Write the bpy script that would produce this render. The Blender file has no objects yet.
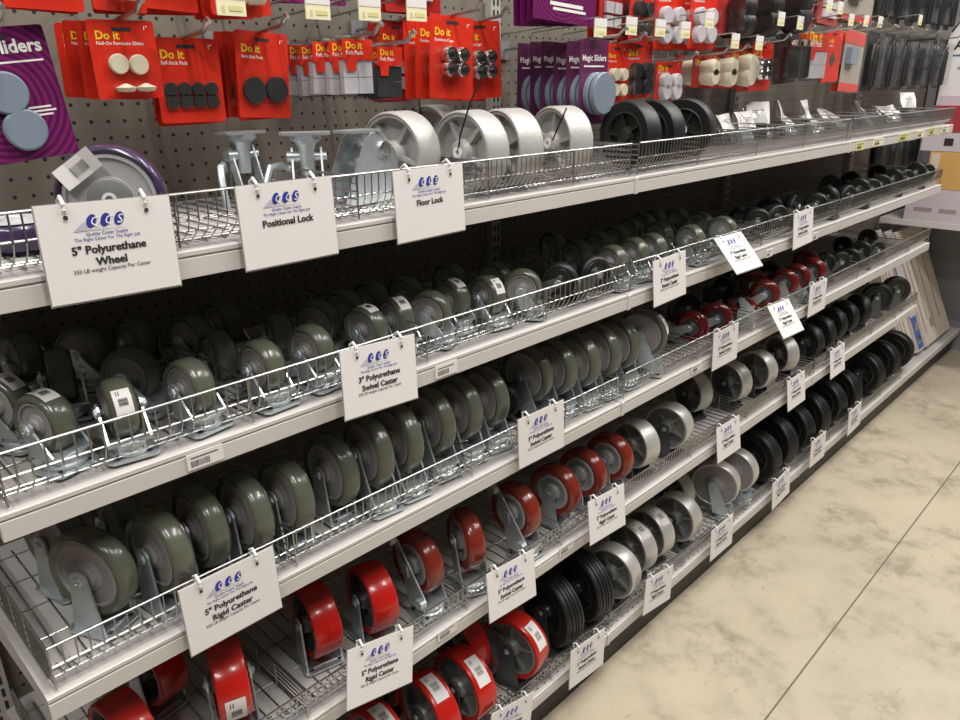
import bpy, math, random
from mathutils import Vector, Matrix, Euler
random.seed(7)
scene = bpy.context.scene
COL = scene.collection
PI = math.pi

# ------------------------------------------------------------------ camera
F_PX = 745.75
CAM = Vector((-0.13275, -0.86529, 1.48705))
RX = Vector((0.69560464, -0.7183537, -0.01010726)).normalized()      # image right
RD = Vector((-0.2567917, -0.2354711, -0.93734272))                   # image down
RD = (RD - RX * RD.dot(RX)).normalized()
RF = RX.cross(RD).normalized()                                       # forward
cd = bpy.data.cameras.new('camera'); cam = bpy.data.objects.new('camera', cd)
COL.objects.link(cam)
cd.sensor_width = 36.0; cd.lens = F_PX / 960 * 36.0; cd.clip_start = 0.02
m = Matrix((RX, -RD, -RF)).transposed().to_4x4(); m.translation = CAM
cam.matrix_world = m
scene.camera = cam

def ray(u, v):
    return RX * ((u - 480) / F_PX) + RD * ((v - 360) / F_PX) + RF
def on_y(u, v, y):
    d = ray(u, v); return CAM + d * ((y - CAM.y) / d.y)
def on_z(u, v, z):
    d = ray(u, v); return CAM + d * ((z - CAM.z) / d.z)
def on_x(u, v, x):
    d = ray(u, v); return CAM + d * ((x - CAM.x) / d.x)

# ------------------------------------------------------------------ world, lights, exposure
w = bpy.data.worlds.new('store_air'); scene.world = w; w.use_nodes = True
w.node_tree.nodes['Background'].inputs[0].default_value = (1.0, 0.96, 0.9, 1)
w.node_tree.nodes['Background'].inputs[1].default_value = 0.04
scene.view_settings.view_transform = 'Standard'
scene.view_settings.look = 'None'
scene.view_settings.gamma = 1.0
scene.view_settings.exposure = 0.14
try: scene.view_settings.use_curve_mapping = False
except Exception: pass
LIGHT_W = 28.0
def strip_light(x, y):                      # twin-tube ceiling fitting running across the aisle
    for dx in (-.09, .09):
        ld = bpy.data.lights.new('ceiling_tube', 'AREA'); ld.shape = 'RECTANGLE'
        ld.size = .09; ld.size_y = 2.0; ld.energy = LIGHT_W; ld.color = (1.0, .965, .92)
        lo = bpy.data.objects.new('ceiling_tube', ld); COL.objects.link(lo)
        lo.location = (x + dx, y, 3.5)
for lx in (-1.3, .3, 1.9, 3.5, 5.1):
    strip_light(lx, -1.05)

# ------------------------------------------------------------------ materials
MATS = {}
def mat(name, col, rough=.5, metal=0., var=.12, vscale=40., bump=0., bscale=200., spec=.5, alpha=1., trans=0., coat=0., aniso=0.):
    if name in MATS: return MATS[name]
    m = bpy.data.materials.new(name); m.use_nodes = True; nt = m.node_tree
    b = nt.nodes['Principled BSDF']
    b.inputs['Roughness'].default_value = rough; b.inputs['Metallic'].default_value = metal
    b.inputs['Specular IOR Level'].default_value = spec
    b.inputs['Alpha'].default_value = alpha
    b.inputs['Transmission Weight'].default_value = trans
    b.inputs['Coat Weight'].default_value = coat
    tc = nt.nodes.new('ShaderNodeTexCoord'); no = nt.nodes.new('ShaderNodeTexNoise')
    no.inputs['Scale'].default_value = vscale; no.inputs['Detail'].default_value = 3
    nt.links.new(tc.outputs['Object'], no.inputs['Vector'])
    mx = nt.nodes.new('ShaderNodeMix'); mx.data_type = 'RGBA'
    a = [max(0, c * (1 - var)) for c in col]; z = [min(1, c * (1 + var)) for c in col]
    mx.inputs[6].default_value = (*a, 1); mx.inputs[7].default_value = (*z, 1)
    nt.links.new(no.outputs['Fac'], mx.inputs[0]); nt.links.new(mx.outputs[2], b.inputs['Base Color'])
    if bump > 0:
        n2 = nt.nodes.new('ShaderNodeTexNoise'); n2.inputs['Scale'].default_value = bscale
        nt.links.new(tc.outputs['Object'], n2.inputs['Vector'])
        bp = nt.nodes.new('ShaderNodeBump'); bp.inputs['Strength'].default_value = bump; bp.inputs['Distance'].default_value = .002
        nt.links.new(n2.outputs['Fac'], bp.inputs['Height']); nt.links.new(bp.outputs[0], b.inputs['Normal'])
    MATS[name] = m
    return m

def ramp_node(nt, pos_cols):
    r = nt.nodes.new('ShaderNodeValToRGB'); e = r.color_ramp.elements
    while len(e) < len(pos_cols): e.new(.5)
    for el, (p, c) in zip(e, pos_cols):
        el.position = p; el.color = (*c, 1)
    return r
def math_node(nt, op, a, b=None):
    n = nt.nodes.new('ShaderNodeMath'); n.operation = op
    for i, x in enumerate((a, b)):
        if x is None: continue
        if isinstance(x, (int, float)): n.inputs[i].default_value = x
        else: nt.links.new(x, n.inputs[i])
    return n.outputs[0]

def dotted(name, col, hole, pitch, rad, ox, oz, ax=(0, 2), rough=.6, metal=0.):
    """sheet with a regular grid of punched holes"""
    m = mat(name, col, rough, metal, .1, 12.)
    nt = m.node_tree; b = nt.nodes['Principled BSDF']
    tc = nt.nodes.new('ShaderNodeTexCoord'); sp = nt.nodes.new('ShaderNodeSeparateXYZ')
    nt.links.new(tc.outputs['Object'], sp.inputs[0])
    d2 = []
    for a, o in zip(ax, (ox, oz)):
        s = math_node(nt, 'SUBTRACT', sp.outputs[a], o)
        s = math_node(nt, 'DIVIDE', s, pitch)
        s = math_node(nt, 'ADD', s, 1000.5)
        s = math_node(nt, 'FRACT', s)
        s = math_node(nt, 'SUBTRACT', s, .5)
        d2.append(math_node(nt, 'MULTIPLY', s, s))
    r = math_node(nt, 'SQRT', math_node(nt, 'ADD', d2[0], d2[1]))
    f = math_node(nt, 'LESS_THAN', r, rad / pitch)
    mx = nt.nodes.new('ShaderNodeMix'); mx.data_type = 'RGBA'
    src = b.inputs['Base Color'].links[0].from_socket
    nt.links.new(f, mx.inputs[0]); nt.links.new(src, mx.inputs[6]); mx.inputs[7].default_value = (*hole, 1)
    nt.links.new(mx.outputs[2], b.inputs['Base Color'])
    return m

def concrete():
    m = mat('concrete', (.485, .42, .315), .45, 0, .16, 1.1, .12, 60.)
    nt = m.node_tree; b = nt.nodes['Principled BSDF']
    tc = nt.nodes.new('ShaderNodeTexCoord')
    n1 = nt.nodes.new('ShaderNodeTexNoise'); n1.inputs['Scale'].default_value = 9; n1.inputs['Detail'].default_value = 8; n1.inputs['Roughness'].default_value = .7
    nt.links.new(tc.outputs['Object'], n1.inputs['Vector'])
    rp = ramp_node(nt, [(.38, (.42, .40, .37)), (.52, (.86, .86, .86)), (.64, (1, 1, 1))])
    nt.links.new(n1.outputs['Fac'], rp.inputs[0])
    n3 = nt.nodes.new('ShaderNodeTexNoise'); n3.inputs['Scale'].default_value = 3.2; n3.inputs['Detail'].default_value = 5
    nt.links.new(tc.outputs['Object'], n3.inputs['Vector'])
    rp3 = ramp_node(nt, [(.42, (0, 0, 0)), (.62, (1, 1, 1))]); nt.links.new(n3.outputs['Fac'], rp3.inputs[0])
    mm = nt.nodes.new('ShaderNodeMix'); mm.data_type = 'RGBA'
    nt.links.new(rp3.outputs[0], mm.inputs[0]); nt.links.new(rp.outputs[0], mm.inputs[6]); mm.inputs[7].default_value = (1, 1, 1, 1)
    # fine dark scuffs
    mp = nt.nodes.new('ShaderNodeMapping'); mp.inputs['Scale'].default_value = (14, 40, 1); mp.inputs['Rotation'].default_value = (0, 0, .5)
    nt.links.new(tc.outputs['Object'], mp.inputs[0])
    n4 = nt.nodes.new('ShaderNodeTexNoise'); n4.inputs['Scale'].default_value = 1.3; n4.inputs['Detail'].default_value = 6
    nt.links.new(mp.outputs[0], n4.inputs['Vector'])
    rp4 = ramp_node(nt, [(.25, (.62, .6, .56)), (.36, (1, 1, 1))]); nt.links.new(n4.outputs['Fac'], rp4.inputs[0])
    src = b.inputs['Base Color'].links[0].from_socket
    cur = src
    for s in (mm.outputs[2], rp4.outputs[0]):
        mu = nt.nodes.new('ShaderNodeMix'); mu.data_type = 'RGBA'; mu.blend_type = 'MULTIPLY'; mu.inputs[0].default_value = .7
        nt.links.new(cur, mu.inputs[6]); nt.links.new(s, mu.inputs[7]); cur = mu.outputs[2]
    nt.links.new(cur, b.inputs['Base Color'])
    return m

def rings_purple():
    m = mat('purple_rings_print', (.16, .012, .11), .35, 0, .05, 10)
    nt = m.node_tree; b = nt.nodes['Principled BSDF']
    tc = nt.nodes.new('ShaderNodeTexCoord'); mp = nt.nodes.new('ShaderNodeMapping')
    mp.inputs['Location'].default_value = (.012, 0, .085)
    nt.links.new(tc.outputs['Object'], mp.inputs[0])
    wv = nt.nodes.new('ShaderNodeTexWave'); wv.wave_type = 'RINGS'; wv.rings_direction = 'Y'; wv.inputs['Scale'].default_value = 38
    wv.inputs['Distortion'].default_value = 1.0; wv.inputs['Detail'].default_value = 0
    nt.links.new(mp.outputs[0], wv.inputs['Vector'])
    rp = ramp_node(nt, [(.35, (.085, .006, .060)), (.62, (.19, .012, .125))])
    nt.links.new(wv.outputs['Fac'], rp.inputs[0]); nt.links.new(rp.outputs[0], b.inputs['Base Color'])
    return m

PEG_X, PEG_Z, PEG_Y = .2931, 1.4362, .411
M_peg = dotted('pegboard_brown', (.18, .160, .130), (.012, .010, .008), .0254, .0029, PEG_X, PEG_Z, (0, 2), .65)
M_white = mat('shelf_enamel', (.58, .555, .535), .38, 0, .04, 6)
M_deck = mat('shelf_deck_enamel', (.44, .425, .405), .45, 0, .08, 8)
M_basedeck = dotted('perforated_deck', (.48, .47, .44), (.03, .03, .03), .0254, .0032, .0127, .0127, (0, 1), .4)
M_conc = concrete()
M_kick = mat('kick_black', (.018, .016, .014), .5)
M_wire = mat('chrome_wire', (.46, .46, .45), .34, 1.0, .08, 80)
M_zinc = mat('zinc_plate', (.62, .68, .71), .38, .82, .18, 30, .15, 60)
M_steel = mat('machined_steel', (.62, .61, .58), .42, .55, .1, 20, .1, 150)
M_iron = mat('painted_grey_iron', (.10, .10, .105), .45, .3, .15, 30, .2, 120)
M_darkfork = mat('dark_steel_fork', (.16, .165, .17), .38, .8, .15, 30)
M_olive = mat('olive_polyurethane', (.098, .104, .078), .24, 0, .08, 20, coat=.25)
M_hubgrey = mat('grey_polyolefin', (.30, .285, .285), .42, 0, .06, 20)
M_red = mat('bright_red_polyurethane', (.50, .012, .008), .25, 0, .06, 20, coat=.3)
M_dred = mat('dark_red_polyurethane', (.20, .024, .013), .2, 0, .08, 20, coat=.35)
M_lhub = mat('light_grey_hub', (.33, .34, .34), .4, 0, .06, 20)
M_maroon = mat('maroon_polyurethane', (.13, .010, .008), .22, 0, .08, 20, coat=.3)
M_irongrey = mat('grey_cast_iron', (.23, .23, .225), .45, .35, .15, 30, .2, 120)
M_black = mat('black_rubber', (.012, .012, .012), .45, 0, .2, 40, .1, 150)
M_blackhub = mat('black_hub', (.02, .024, .02), .35, 0, .1, 30)
M_purple = mat('purple_polyurethane', (.045, .028, .075), .25, 0, .06, 20, coat=.3)
M_pgrey = mat('pale_grey_nylon', (.42, .42, .43), .4, 0, .05, 20)
M_castgrey = mat('cast_grey_paint', (.47, .47, .45), .42, .25, .08, 30, .2, 120)
M_paper = mat('white_paper', (.74, .72, .705), .6, 0, .02, 10)
M_ink = mat('black_ink', (.02, .018, .02), .6)
M_blue = mat('logo_blue', (.025, .035, .30), .5)
M_lgrey = mat('logo_grey', (.45, .45, .52), .6)
M_yellow = mat('yellow_ink', (.85, .55, .02), .5)
M_whiteink = mat('white_ink', (.85, .83, .80), .5)
M_redcard = mat('red_card', (.62, .028, .012), .32, 0, .06, 12)
M_redcard2 = mat('deep_red_card', (.42, .02, .015), .35, 0, .06, 12)
M_purpcard = rings_purple()
M_purpdark = mat('dark_purple_card', (.115, .022, .080), .35, 0, .1, 20)
M_slate = mat('slate_blue_plastic', (.20, .245, .30), .35, 0, .04, 20)
M_felt = mat('black_felt', (.02, .022, .022), .9, 0, .3, 200, .3, 900)
M_cream = mat('cream_rubber', (.72, .66, .50), .5, 0, .05, 20)
M_wfelt = mat('white_felt', (.56, .54, .57), .9, 0, .06, 200)
M_chrome = mat('chrome', (.8, .8, .8), .12, 1.0, .05, 20)
M_brass = mat('brass', (.75, .52, .20), .25, 1.0, .05, 20)
M_clip = mat('white_clip', (.82, .82, .80), .35)
M_tagyel = mat('tag_yellow', (.66, .62, .26), .5)
M_tagpale = mat('tag_pale_yellow', (.80, .76, .52), .5)
M_orange = mat('orange_box', (.62, .36, .12), .45, 0, .15, 6)
M_lilac = mat('lilac_box', (.55, .50, .53), .5, 0, .05, 6)
M_redbox = mat('red_box', (.36, .035, .045), .5, 0, .05, 6)
M_beigebox = mat('beige_carton', (.60, .53, .46), .6, 0, .06, 8)
M_bluebox = mat('blue_print', (.06, .13, .36), .5)
M_tie = mat('black_nylon_tie', (.01, .01, .01), .4)
M_panel = mat('dark_panel', (.03, .03, .032), .6)
M_greyp = mat('grey_plastic', (.25, .26, .27), .3)
M_darkbox = mat('green_dark_part', (.016, .02, .022), .3)
def film(name, fac, rough, tint=(.97, .97, .97)):
    m = bpy.data.materials.new(name); m.use_nodes = True; nt = m.node_tree; nt.nodes.clear()
    out = nt.nodes.new('ShaderNodeOutputMaterial'); tr = nt.nodes.new('ShaderNodeBsdfTransparent'); gl = nt.nodes.new('ShaderNodeBsdfGlossy'); mx = nt.nodes.new('ShaderNodeMixShader')
    tc = nt.nodes.new('ShaderNodeTexCoord'); no = nt.nodes.new('ShaderNodeTexNoise'); no.inputs['Scale'].default_value = 60
    bp = nt.nodes.new('ShaderNodeBump'); bp.inputs['Strength'].default_value = .25; bp.inputs['Distance'].default_value = .002
    nt.links.new(tc.outputs['Object'], no.inputs['Vector']); nt.links.new(no.outputs['Fac'], bp.inputs['Height']); nt.links.new(bp.outputs[0], gl.inputs['Normal'])
    tr.inputs[0].default_value = (*tint, 1); gl.inputs['Roughness'].default_value = rough; mx.inputs[0].default_value = fac
    nt.links.new(tr.outputs[0], mx.inputs[1]); nt.links.new(gl.outputs[0], mx.inputs[2]); nt.links.new(mx.outputs[0], out.inputs[0])
    return m
M_bag = film('clear_film', .22, .2)
M_blister = film('clear_blister', .10, .12)
M_seam = mat('joint_sealant', (.16, .13, .10), .8)

# ------------------------------------------------------------------ mesh helpers
class MB:
    def __init__(s): s.v = []; s.f = []; s.mi = []; s.cur = 0
    def add(s, vs, fs):
        o = len(s.v); s.v += [tuple(p) for p in vs]
        for f in fs: s.f.append(tuple(i + o for i in f)); s.mi.append(s.cur)
        return s
    def box(s, x0, x1, y0, y1, z0, z1, rot=None, piv=None):
        vs = [Vector((x, y, z)) for x in (x0, x1) for y in (y0, y1) for z in (z0, z1)]
        if rot is not None:
            p = Vector(piv) if piv else Vector(((x0+x1)/2, (y0+y1)/2, (z0+z1)/2))
            vs = [p + rot @ (a - p) for a in vs]
        return s.add(vs, [(0,1,3,2),(4,6,7,5),(0,4,5,1),(2,3,7,6),(0,2,6,4),(1,5,7,3)])
    def bbox(s, x0, x1, y0, y1, z0, z1, b=.002):
        """box with chamfered vertical-section edges (extruded along x)"""
        poly = [(y0+b,z0),(y1-b,z0),(y1,z0+b),(y1,z1-b),(y1-b,z1),(y0+b,z1),(y0,z1-b),(y0,z0+b)]
        return s.extrude_x(poly, x0, x1)
    def extrude_x(s, poly, x0, x1):
        n = len(poly)
        vs = [(x0, y, z) for y, z in poly] + [(x1, y, z) for y, z in poly]
        fs = [tuple(range(n))[::-1], tuple(range(n, 2*n))] + [(i, (i+1) % n, n+(i+1) % n, n+i) for i in range(n)]
        return s.add(vs, fs)
    def extrude_y(s, poly, y0, y1):
        n = len(poly)
        vs = [(x, y0, z) for x, z in poly] + [(x, y1, z) for x, z in poly]
        fs = [tuple(range(n)), tuple(range(n, 2*n))[::-1]] + [(i, n+i, n+(i+1) % n, (i+1) % n) for i in range(n)]
        return s.add(vs, fs)
    def extrude_z(s, poly, z0, z1):
        n = len(poly)
        vs = [(x, y, z0) for x, y in poly] + [(x, y, z1) for x, y in poly]
        fs = [tuple(range(n))[::-1], tuple(range(n, 2*n))] + [(i, (i+1) % n, n+(i+1) % n, n+i) for i in range(n)]
        return s.add(vs, fs)
    def lathe(s, prof, axis='x', seg=32, c=(0, 0, 0), a0=0., a1=2*PI):
        """prof: list of (along, radius)"""
        full = abs(a1 - a0 - 2*PI) < 1e-6
        n = seg if full else seg + 1
        vs = []
        for (t, r) in prof:
            for k in range(n):
                a = a0 + (a1 - a0) * k / seg; p, q = r*math.cos(a), r*math.sin(a)
                if axis == 'x': vs.append((c[0]+t, c[1]+p, c[2]+q))
                elif axis == 'z': vs.append((c[0]+p, c[1]+q, c[2]+t))
                else: vs.append((c[0]+q, c[1]+t, c[2]+p))
        fs = []
        for i in range(len(prof) - 1):
            for k in range(seg):
                k2 = (k+1) % n
                fs.append((i*n+k, i*n+k2, (i+1)*n+k2, (i+1)*n+k))
        return s.add(vs, fs)
    def tube(s, pts, r, n=6):
        pts = [Vector(p) for p in pts]; vs = []; fs = []
        for i, p in enumerate(pts):
            a = pts[max(0, i-1)]; b = pts[min(len(pts)-1, i+1)]
            d = (b - a).normalized()
            u = d.cross(Vector((0, 0, 1)))
            if u.length < .2: u = d.cross(Vector((1, 0, 0)))
            u.normalize(); v = d.cross(u)
            for k in range(n):
                t = 2*PI*k/n; vs.append(p + u*(r*math.cos(t)) + v*(r*math.sin(t)))
        for i in range(len(pts)-1):
            for k in range(n):
                k2 = (k+1) % n; fs.append((i*n+k, i*n+k2, (i+1)*n+k2, (i+1)*n+k))
        L = (len(pts)-1)*n
        fs += [tuple(range(n))[::-1], tuple(L+k for k in range(n))]
        return s.add(vs, fs)
    def rod(s, a, b, r, n=4):
        return s.tube([a, b], r, n)
    def mesh(s, name, *mats, smooth=None):
        me = bpy.data.meshes.new(name); me.from_pydata(s.v, [], s.f)
        for m_ in mats: me.materials.append(m_)
        if len(mats) > 1: me.polygons.foreach_set('material_index', s.mi)
        if smooth:
            me.polygons.foreach_set('use_smooth', [True]*len(me.polygons))
            me.set_sharp_from_angle(angle=math.radians(smooth))
        me.update(); return me

def obj(name, me, parent=None, loc=(0, 0, 0), rot=None):
    o = bpy.data.objects.new(name, me); COL.objects.link(o)
    o.location = loc
    if rot is not None: o.rotation_euler = rot
    if parent is not None: o.parent = parent
    return o
def tag(o, label, cat, group=None):
    o['label'] = label; o['category'] = cat
    if group: o['group'] = group
    return o
def empty(name, label, cat, loc=(0, 0, 0), rot=(0, 0, 0), group=None):
    o = bpy.data.objects.new(name, None); COL.objects.link(o)
    o.location = loc; o.rotation_euler = rot; o.empty_display_size = .02
    return tag(o, label, cat, group)
def struct(name, me, parent=None, **k):
    o = obj(name, me, parent, **k)
    if parent is None: o['kind'] = 'structure'
    return o
ORD = ['first','second','third','fourth','fifth','sixth','seventh','eighth','ninth','tenth','eleventh','twelfth','thirteenth','fourteenth','fifteenth','sixteenth','seventeenth','eighteenth','nineteenth','twentieth']

_tm = {}
def text_into(mb, s, size, x, z, bold=0., align='CENTER', shear=0., y=0.):
    """adds flat lettering facing -Y, baseline at (x,z)"""
    key = (s, bold, align, shear)
    if key not in _tm:
        cu = bpy.data.curves.new('lettering', 'FONT'); cu.body = s; cu.size = 1.0; cu.align_x = align
        cu.resolution_u = 2; cu.offset = bold; cu.shear = shear
        to = bpy.data.objects.new('lettering', cu); COL.objects.link(to)
        dg = bpy.context.evaluated_depsgraph_get(); dg.update()
        me = bpy.data.meshes.new_from_object(to.evaluated_get(dg))
        _tm[key] = ([tuple(v.co) for v in me.vertices], [tuple(p.vertices) for p in me.polygons])
        bpy.data.objects.remove(to); bpy.data.curves.remove(cu); bpy.data.meshes.remove(me)
    vs, fs = _tm[key]
    mb.add([(x + a*size, y, z + b*size) for a, b, c in vs], fs)

# ------------------------------------------------------------------ structure
SEC = 1.219
DECK = {1: 1.302, 2: 1.0505, 3: .795, 4: .504, 5: .134}
LIPH = .034
LEVELNAME = {1: 'top', 2: 'second', 3: 'third', 4: 'fourth', 5: 'bottom'}

# floor
b = MB(); b.add([(-3, -4, 0), (9, -4, 0), (9, 1.5, 0), (-3, 1.5, 0)], [(0, 1, 2, 3)])
floor = struct('floor', b.mesh('floor', M_conc))
b = MB(); b.box(-3, 9, -.375, -.3705, -.004, .0008)
jo = obj('control_joint', b.mesh('control_joint', M_seam), floor)

# pegboard back, one panel per section
b = MB(); b.box(-.6, 5.2, .425, .45, 0, 2.6)
wall = struct('wall_back', b.mesh('wall_back', M_panel))
for s in range(-1, 4):
    b = MB(); b.box(s*SEC+.004, (s+1)*SEC-.004, PEG_Y, PEG_Y+.012, .12, 2.5)
    obj('pegboard_panel', b.mesh('pegboard_panel', M_peg), wall)
# slotted uprights
b = MB(); b.box(-.016, .016, .392, .410, .05, 2.5)
b.cur = 1
for k in range(95):
    z = .1 + k*.0254
    b.box(-.009, -.004, .3912, .393, z, z+.016); b.box(.004, .009, .3912, .393, z, z+.016)
up_me = b.mesh('upright', mat('upright_grey', (.42, .40, .37), .45), M_ink)
for s in range(0, 4):
    obj('slotted_upright', up_me, wall, (s*SEC, 0, 0))
# kick plates
for s in range(0, 4):
    b = MB(); b.box(s*SEC+.002, (s+1)*SEC-.002, .028, .05, 0, .112)
    k = struct('baseboard_front', b.mesh('kick_plate', M_kick)); 
b = MB(); b.box(-.01, .002, .028, .41, 0, .10)

# shelves
lip_poly = [(0.004, -LIPH), (0.0, -LIPH+.0015), (0.0, -.0095), (.0025, -.0085), (.0025, -.0068), (0.0, -.0058), (0.0, -.001), (.002, 0.0), (.012, 0.0), (.012, -LIPH)]
def make_shelf_meshes():
    r = {}
    b = MB(); b.box(.002, SEC-.002, .012, .405, -.004, 0.0); r['deck'] = b.mesh('shelf_deck', M_deck)
    b = MB(); b.box(.002, SEC-.002, .012, .405, -.004, 0.0); r['deck5'] = b.mesh('base_deck', M_basedeck)
    b = MB(); b.extrude_x(lip_poly, .002, SEC-.002); r['lip'] = b.mesh('front_lip', M_white)
    b = MB(); b.extrude_x([(.013, -LIPH), (.404, -.075), (.404, -.0045), (.013, -.0045)], -.0015, .0015); r['br'] = b.mesh('bracket', M_white)
    b = MB(); b.bbox(.0, .011, -.0015, .003, -LIPH-.001, -.001, .001); r['cap'] = b.mesh('joint_cap', M_white)
    return r
SM = make_shelf_meshes()
secword = ['nearest', 'middle', 'far', 'last']
for lv, z in DECK.items():
    for s in range(0, 4 if lv == 5 else 3):
        t = empty('metal_shelf', f'white steel {LEVELNAME[lv]} shelf of the {secword[s]} rack section', 'shelf', (s*SEC, 0, z), group='white gondola shelves')
        obj('deck', SM['deck5'] if lv == 5 else SM['deck'], t)
        obj('front_lip', SM['lip'], t)
        if lv < 5:
            obj('bracket', SM['br'], t, (.006, 0, 0)); obj('bracket', SM['br'], t, (SEC-.006, 0, 0))
        if s > 0: obj('joint_cap', SM['cap'], t)

# ------------------------------------------------------------------ wire baskets
def basket_meshes(pitch, h, W=SEC-.03):
    """fence: floor wire -> slanted toe -> upright -> rail ; local x from 0..W, y from front 0 inwards, z from deck"""
    wr = .0011
    toe_y, toe_z = .035, .022
    b = MB(); b.tube([(0, .004, h), (W, .004, h)],   .0019, 6); rail = b.mesh('front_rail', M_wire, smooth=60)
    b = MB()
    n = int(W/pitch)
    for i in range(n+1):
        x = i*W/n
        b.tube([(x, .004, h), (x, .005, toe_z+.012), (x, .011, toe_z), (x, toe_y, .004), (x, toe_y+.02, .003)], wr, 4)
    front = b.mesh('front_wires', M_wire)
    b = MB()
    for yy, zz in ((.0065, h*.55), (toe_y*.55, .0125), (toe_y+.012, .0045)):
        b.rod((0, yy, zz), (W, yy, zz), .0013, 4)
    longs = b.mesh('long_wires', M_wire)
    b = MB(); n = int(W/.0254)
    for i in range(n+1):
        x = i*W/n; b.rod((x, toe_y, .0025), (x, .375, .0025), .0012, 4)
    for yy in (.12, .2, .28, .36): b.rod((0, yy, .0012), (W, yy, .0012), .0012, 4)
    floor_ = b.mesh('floor_wires', M_wire)
    # divider in the y-z plane
    b = MB(); hd = h*.95
    b.tube([(0, .006, .004), (0, .006, hd), (0, .36, hd*1.0), (0, .37, .004)], .0018, 5)
    for k in range(5): b.rod((0, .10+k*.06, .003), (0, .10+k*.06, hd), .0011, 4)
    for k in range(1, 6): b.rod((0, .006, hd*k/6), (0, .37, hd*k/6), .0012, 4)
    div = b.mesh('divider', M_wire)
    return rail, front, longs, floor_, div
BH = {1: .067, 2: .069, 3: .066, 4: .061, 5: .056}
PITCH = {1: .0125, 2: .0155, 3: .0155, 4: .0125, 5: .0125}
DIV = {1: [[.0, .235, .50, .77, 1.0], [.0, .25, .55, .85], [0, .3, .6, .9]],
       2: [[.0, .30, .62, .93], [.0, .32, .65, .95], [0, .3, .6, .9]],
       3: [[.0, .34, .72, 1.0], [.0, .34, .66, 1.0], [0, .3, .6, .9]],
       4: [[.0, .33, .70, 1.0], [.0, .36, .7, 1.0], [0, .3, .6, .9]],
       5: [[.0, .36, .66, .98], [.0, .38, .7, 1.0], [0, .3, .6, .9]]}
for lv in DECK:
    rail, front, longs, flw, div = basket_meshes(PITCH[lv], BH[lv])
    for s in range(3):
        t = empty('wire_basket', f'chrome wire basket lining the {LEVELNAME[lv]} shelf of the {secword[s]} section', 'basket', (s*SEC+.015, .0, DECK[lv]), group='chrome wire baskets')
        obj('front_rail', rail, t)
        for nm, me in (('front_wires', front), ('long_wires', longs), ('floor_wires', flw)):
            o = obj(nm, me, t); o['kind'] = 'stuff'
        for dx in DIV[lv][s] + [SEC-.03]:
            obj('divider', div, t, (dx, 0, 0))

# ------------------------------------------------------------------ casters
def tyre_mesh(R, w, ri, mat_, style):
    b = MB()
    if style == 'round':
        p = [(-.40, ri), (-.47, ri+.25*(R-ri)), (-.5, ri+.5*(R-ri))]
        prof = [(x*w, r) for x, r in p] + [(-.48*w, R-.22*w), (-.42*w, R-.10*w), (-.30*w, R-.02*w), (-.12*w, R)]
    elif style == 'flat':
        prof = [(-.44*w, ri), (-.49*w, ri+.2*(R-ri)), (-.5*w, R-.06*w), (-.47*w, R-.02*w), (-.42*w, R)]
    elif style == 'donut':
        prof = [(-.36*w, ri)] + [(-.5*w*math.cos(a), R-.42*w+.42*w*math.sin(a)) for a in (-.5, -.1, .3, .7, 1.1, 1.4)]
    elif style == 'groove':
        prof = [(-.42*w, ri), (-.48*w, ri+.4*(R-ri)), (-.5*w, R-.12*w), (-.44*w, R-.03*w), (-.38*w, R), (-.30*w, R), (-.29*w, R-.05*w), (-.25*w, R-.05*w), (-.24*w, R+.01*w), (-.10*w, R+.01*w), (-.09*w, R-.05*w), (-.05*w, R-.05*w), (-.04*w, R+.01*w)]
    prof = prof + [(-x, r) for x, r in reversed(prof)]
    b.lathe(prof, 'x', 40)
    return b.mesh('tyre', mat_, smooth=35)
def hub_mesh(ri, w, mat_, style):
    b = MB()
    if style == 'disc':
        p = [(-.40*w, ri*1.01), (-.43*w, ri*.97), (-.43*w, ri*.92), (-.34*w, ri*.89), (-.33*w, ri*.5), (-.40*w, ri*.44), (-.44*w, ri*.34), (-.5*w, ri*.31), (-.54*w, ri*.24), (-.54*w, 0.0005)]
    elif style == 'ring':
        p = [(-.40*w, ri*1.01), (-.46*w, ri*.97), (-.46*w, ri*.86), (-.26*w, ri*.80), (-.24*w, ri*.52), (-.40*w, ri*.46), (-.5*w, ri*.40), (-.54*w, ri*.30), (-.54*w, .0005)]
    else:   # cast spokes
        p = [(-.44*w, ri*1.01), (-.46*w, ri*.98), (-.46*w, ri*.93), (-.15*w, ri*.88), (-.10*w, ri*.40), (-.40*w, ri*.34), (-.52*w, ri*.30), (-.56*w, ri*.24), (-.56*w, .0005)]
    prof = p + [(-x, r) for x, r in reversed(p)]
    b.lathe(prof, 'x', 36)
    if style == 'spoke':
        for k in range(5):
            a = 2*PI*k/5 + .3
            R_ = Matrix.Rotation(a, 3, 'X')
            b.box(-.36*w, .36*w, -ri*.055, ri*.055, ri*.28, ri*.92, R_, (0, 0, 0))
    return b.mesh('hub', mat_, smooth=35)
def sticker_meshes(R, w):
    b = MB(); b.lathe([(-.38*w, R+.0006), (.38*w, R+.0006)], 'x', 10, a0=-.42, a1=.42)
    st = b.mesh('sticker', M_paper)
    b = MB()
    rs = random.Random(3); a = -.10
    while a < .14:
        d = rs.choice((.008, .016)); b.lathe([(-.20*w, R+.0011), (.20*w, R+.0011)], 'x', 1, a0=a, a1=a+d); a += d+.014
    for xx in (-.22, -.12): b.lathe([(xx*w, R+.0011), ((xx+.035)*w, R+.0011)], 'x', 2, a0=-.34, a1=-.2)
    return st, b.mesh('barcode', M_ink)

def arc_pts(cy, cz, r, a0, a1, n=7):
    return [(cy + r*math.cos(a0+(a1-a0)*i/(n-1)), cz + r*math.sin(a0+(a1-a0)*i/(n-1))) for i in range(n)]

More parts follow.
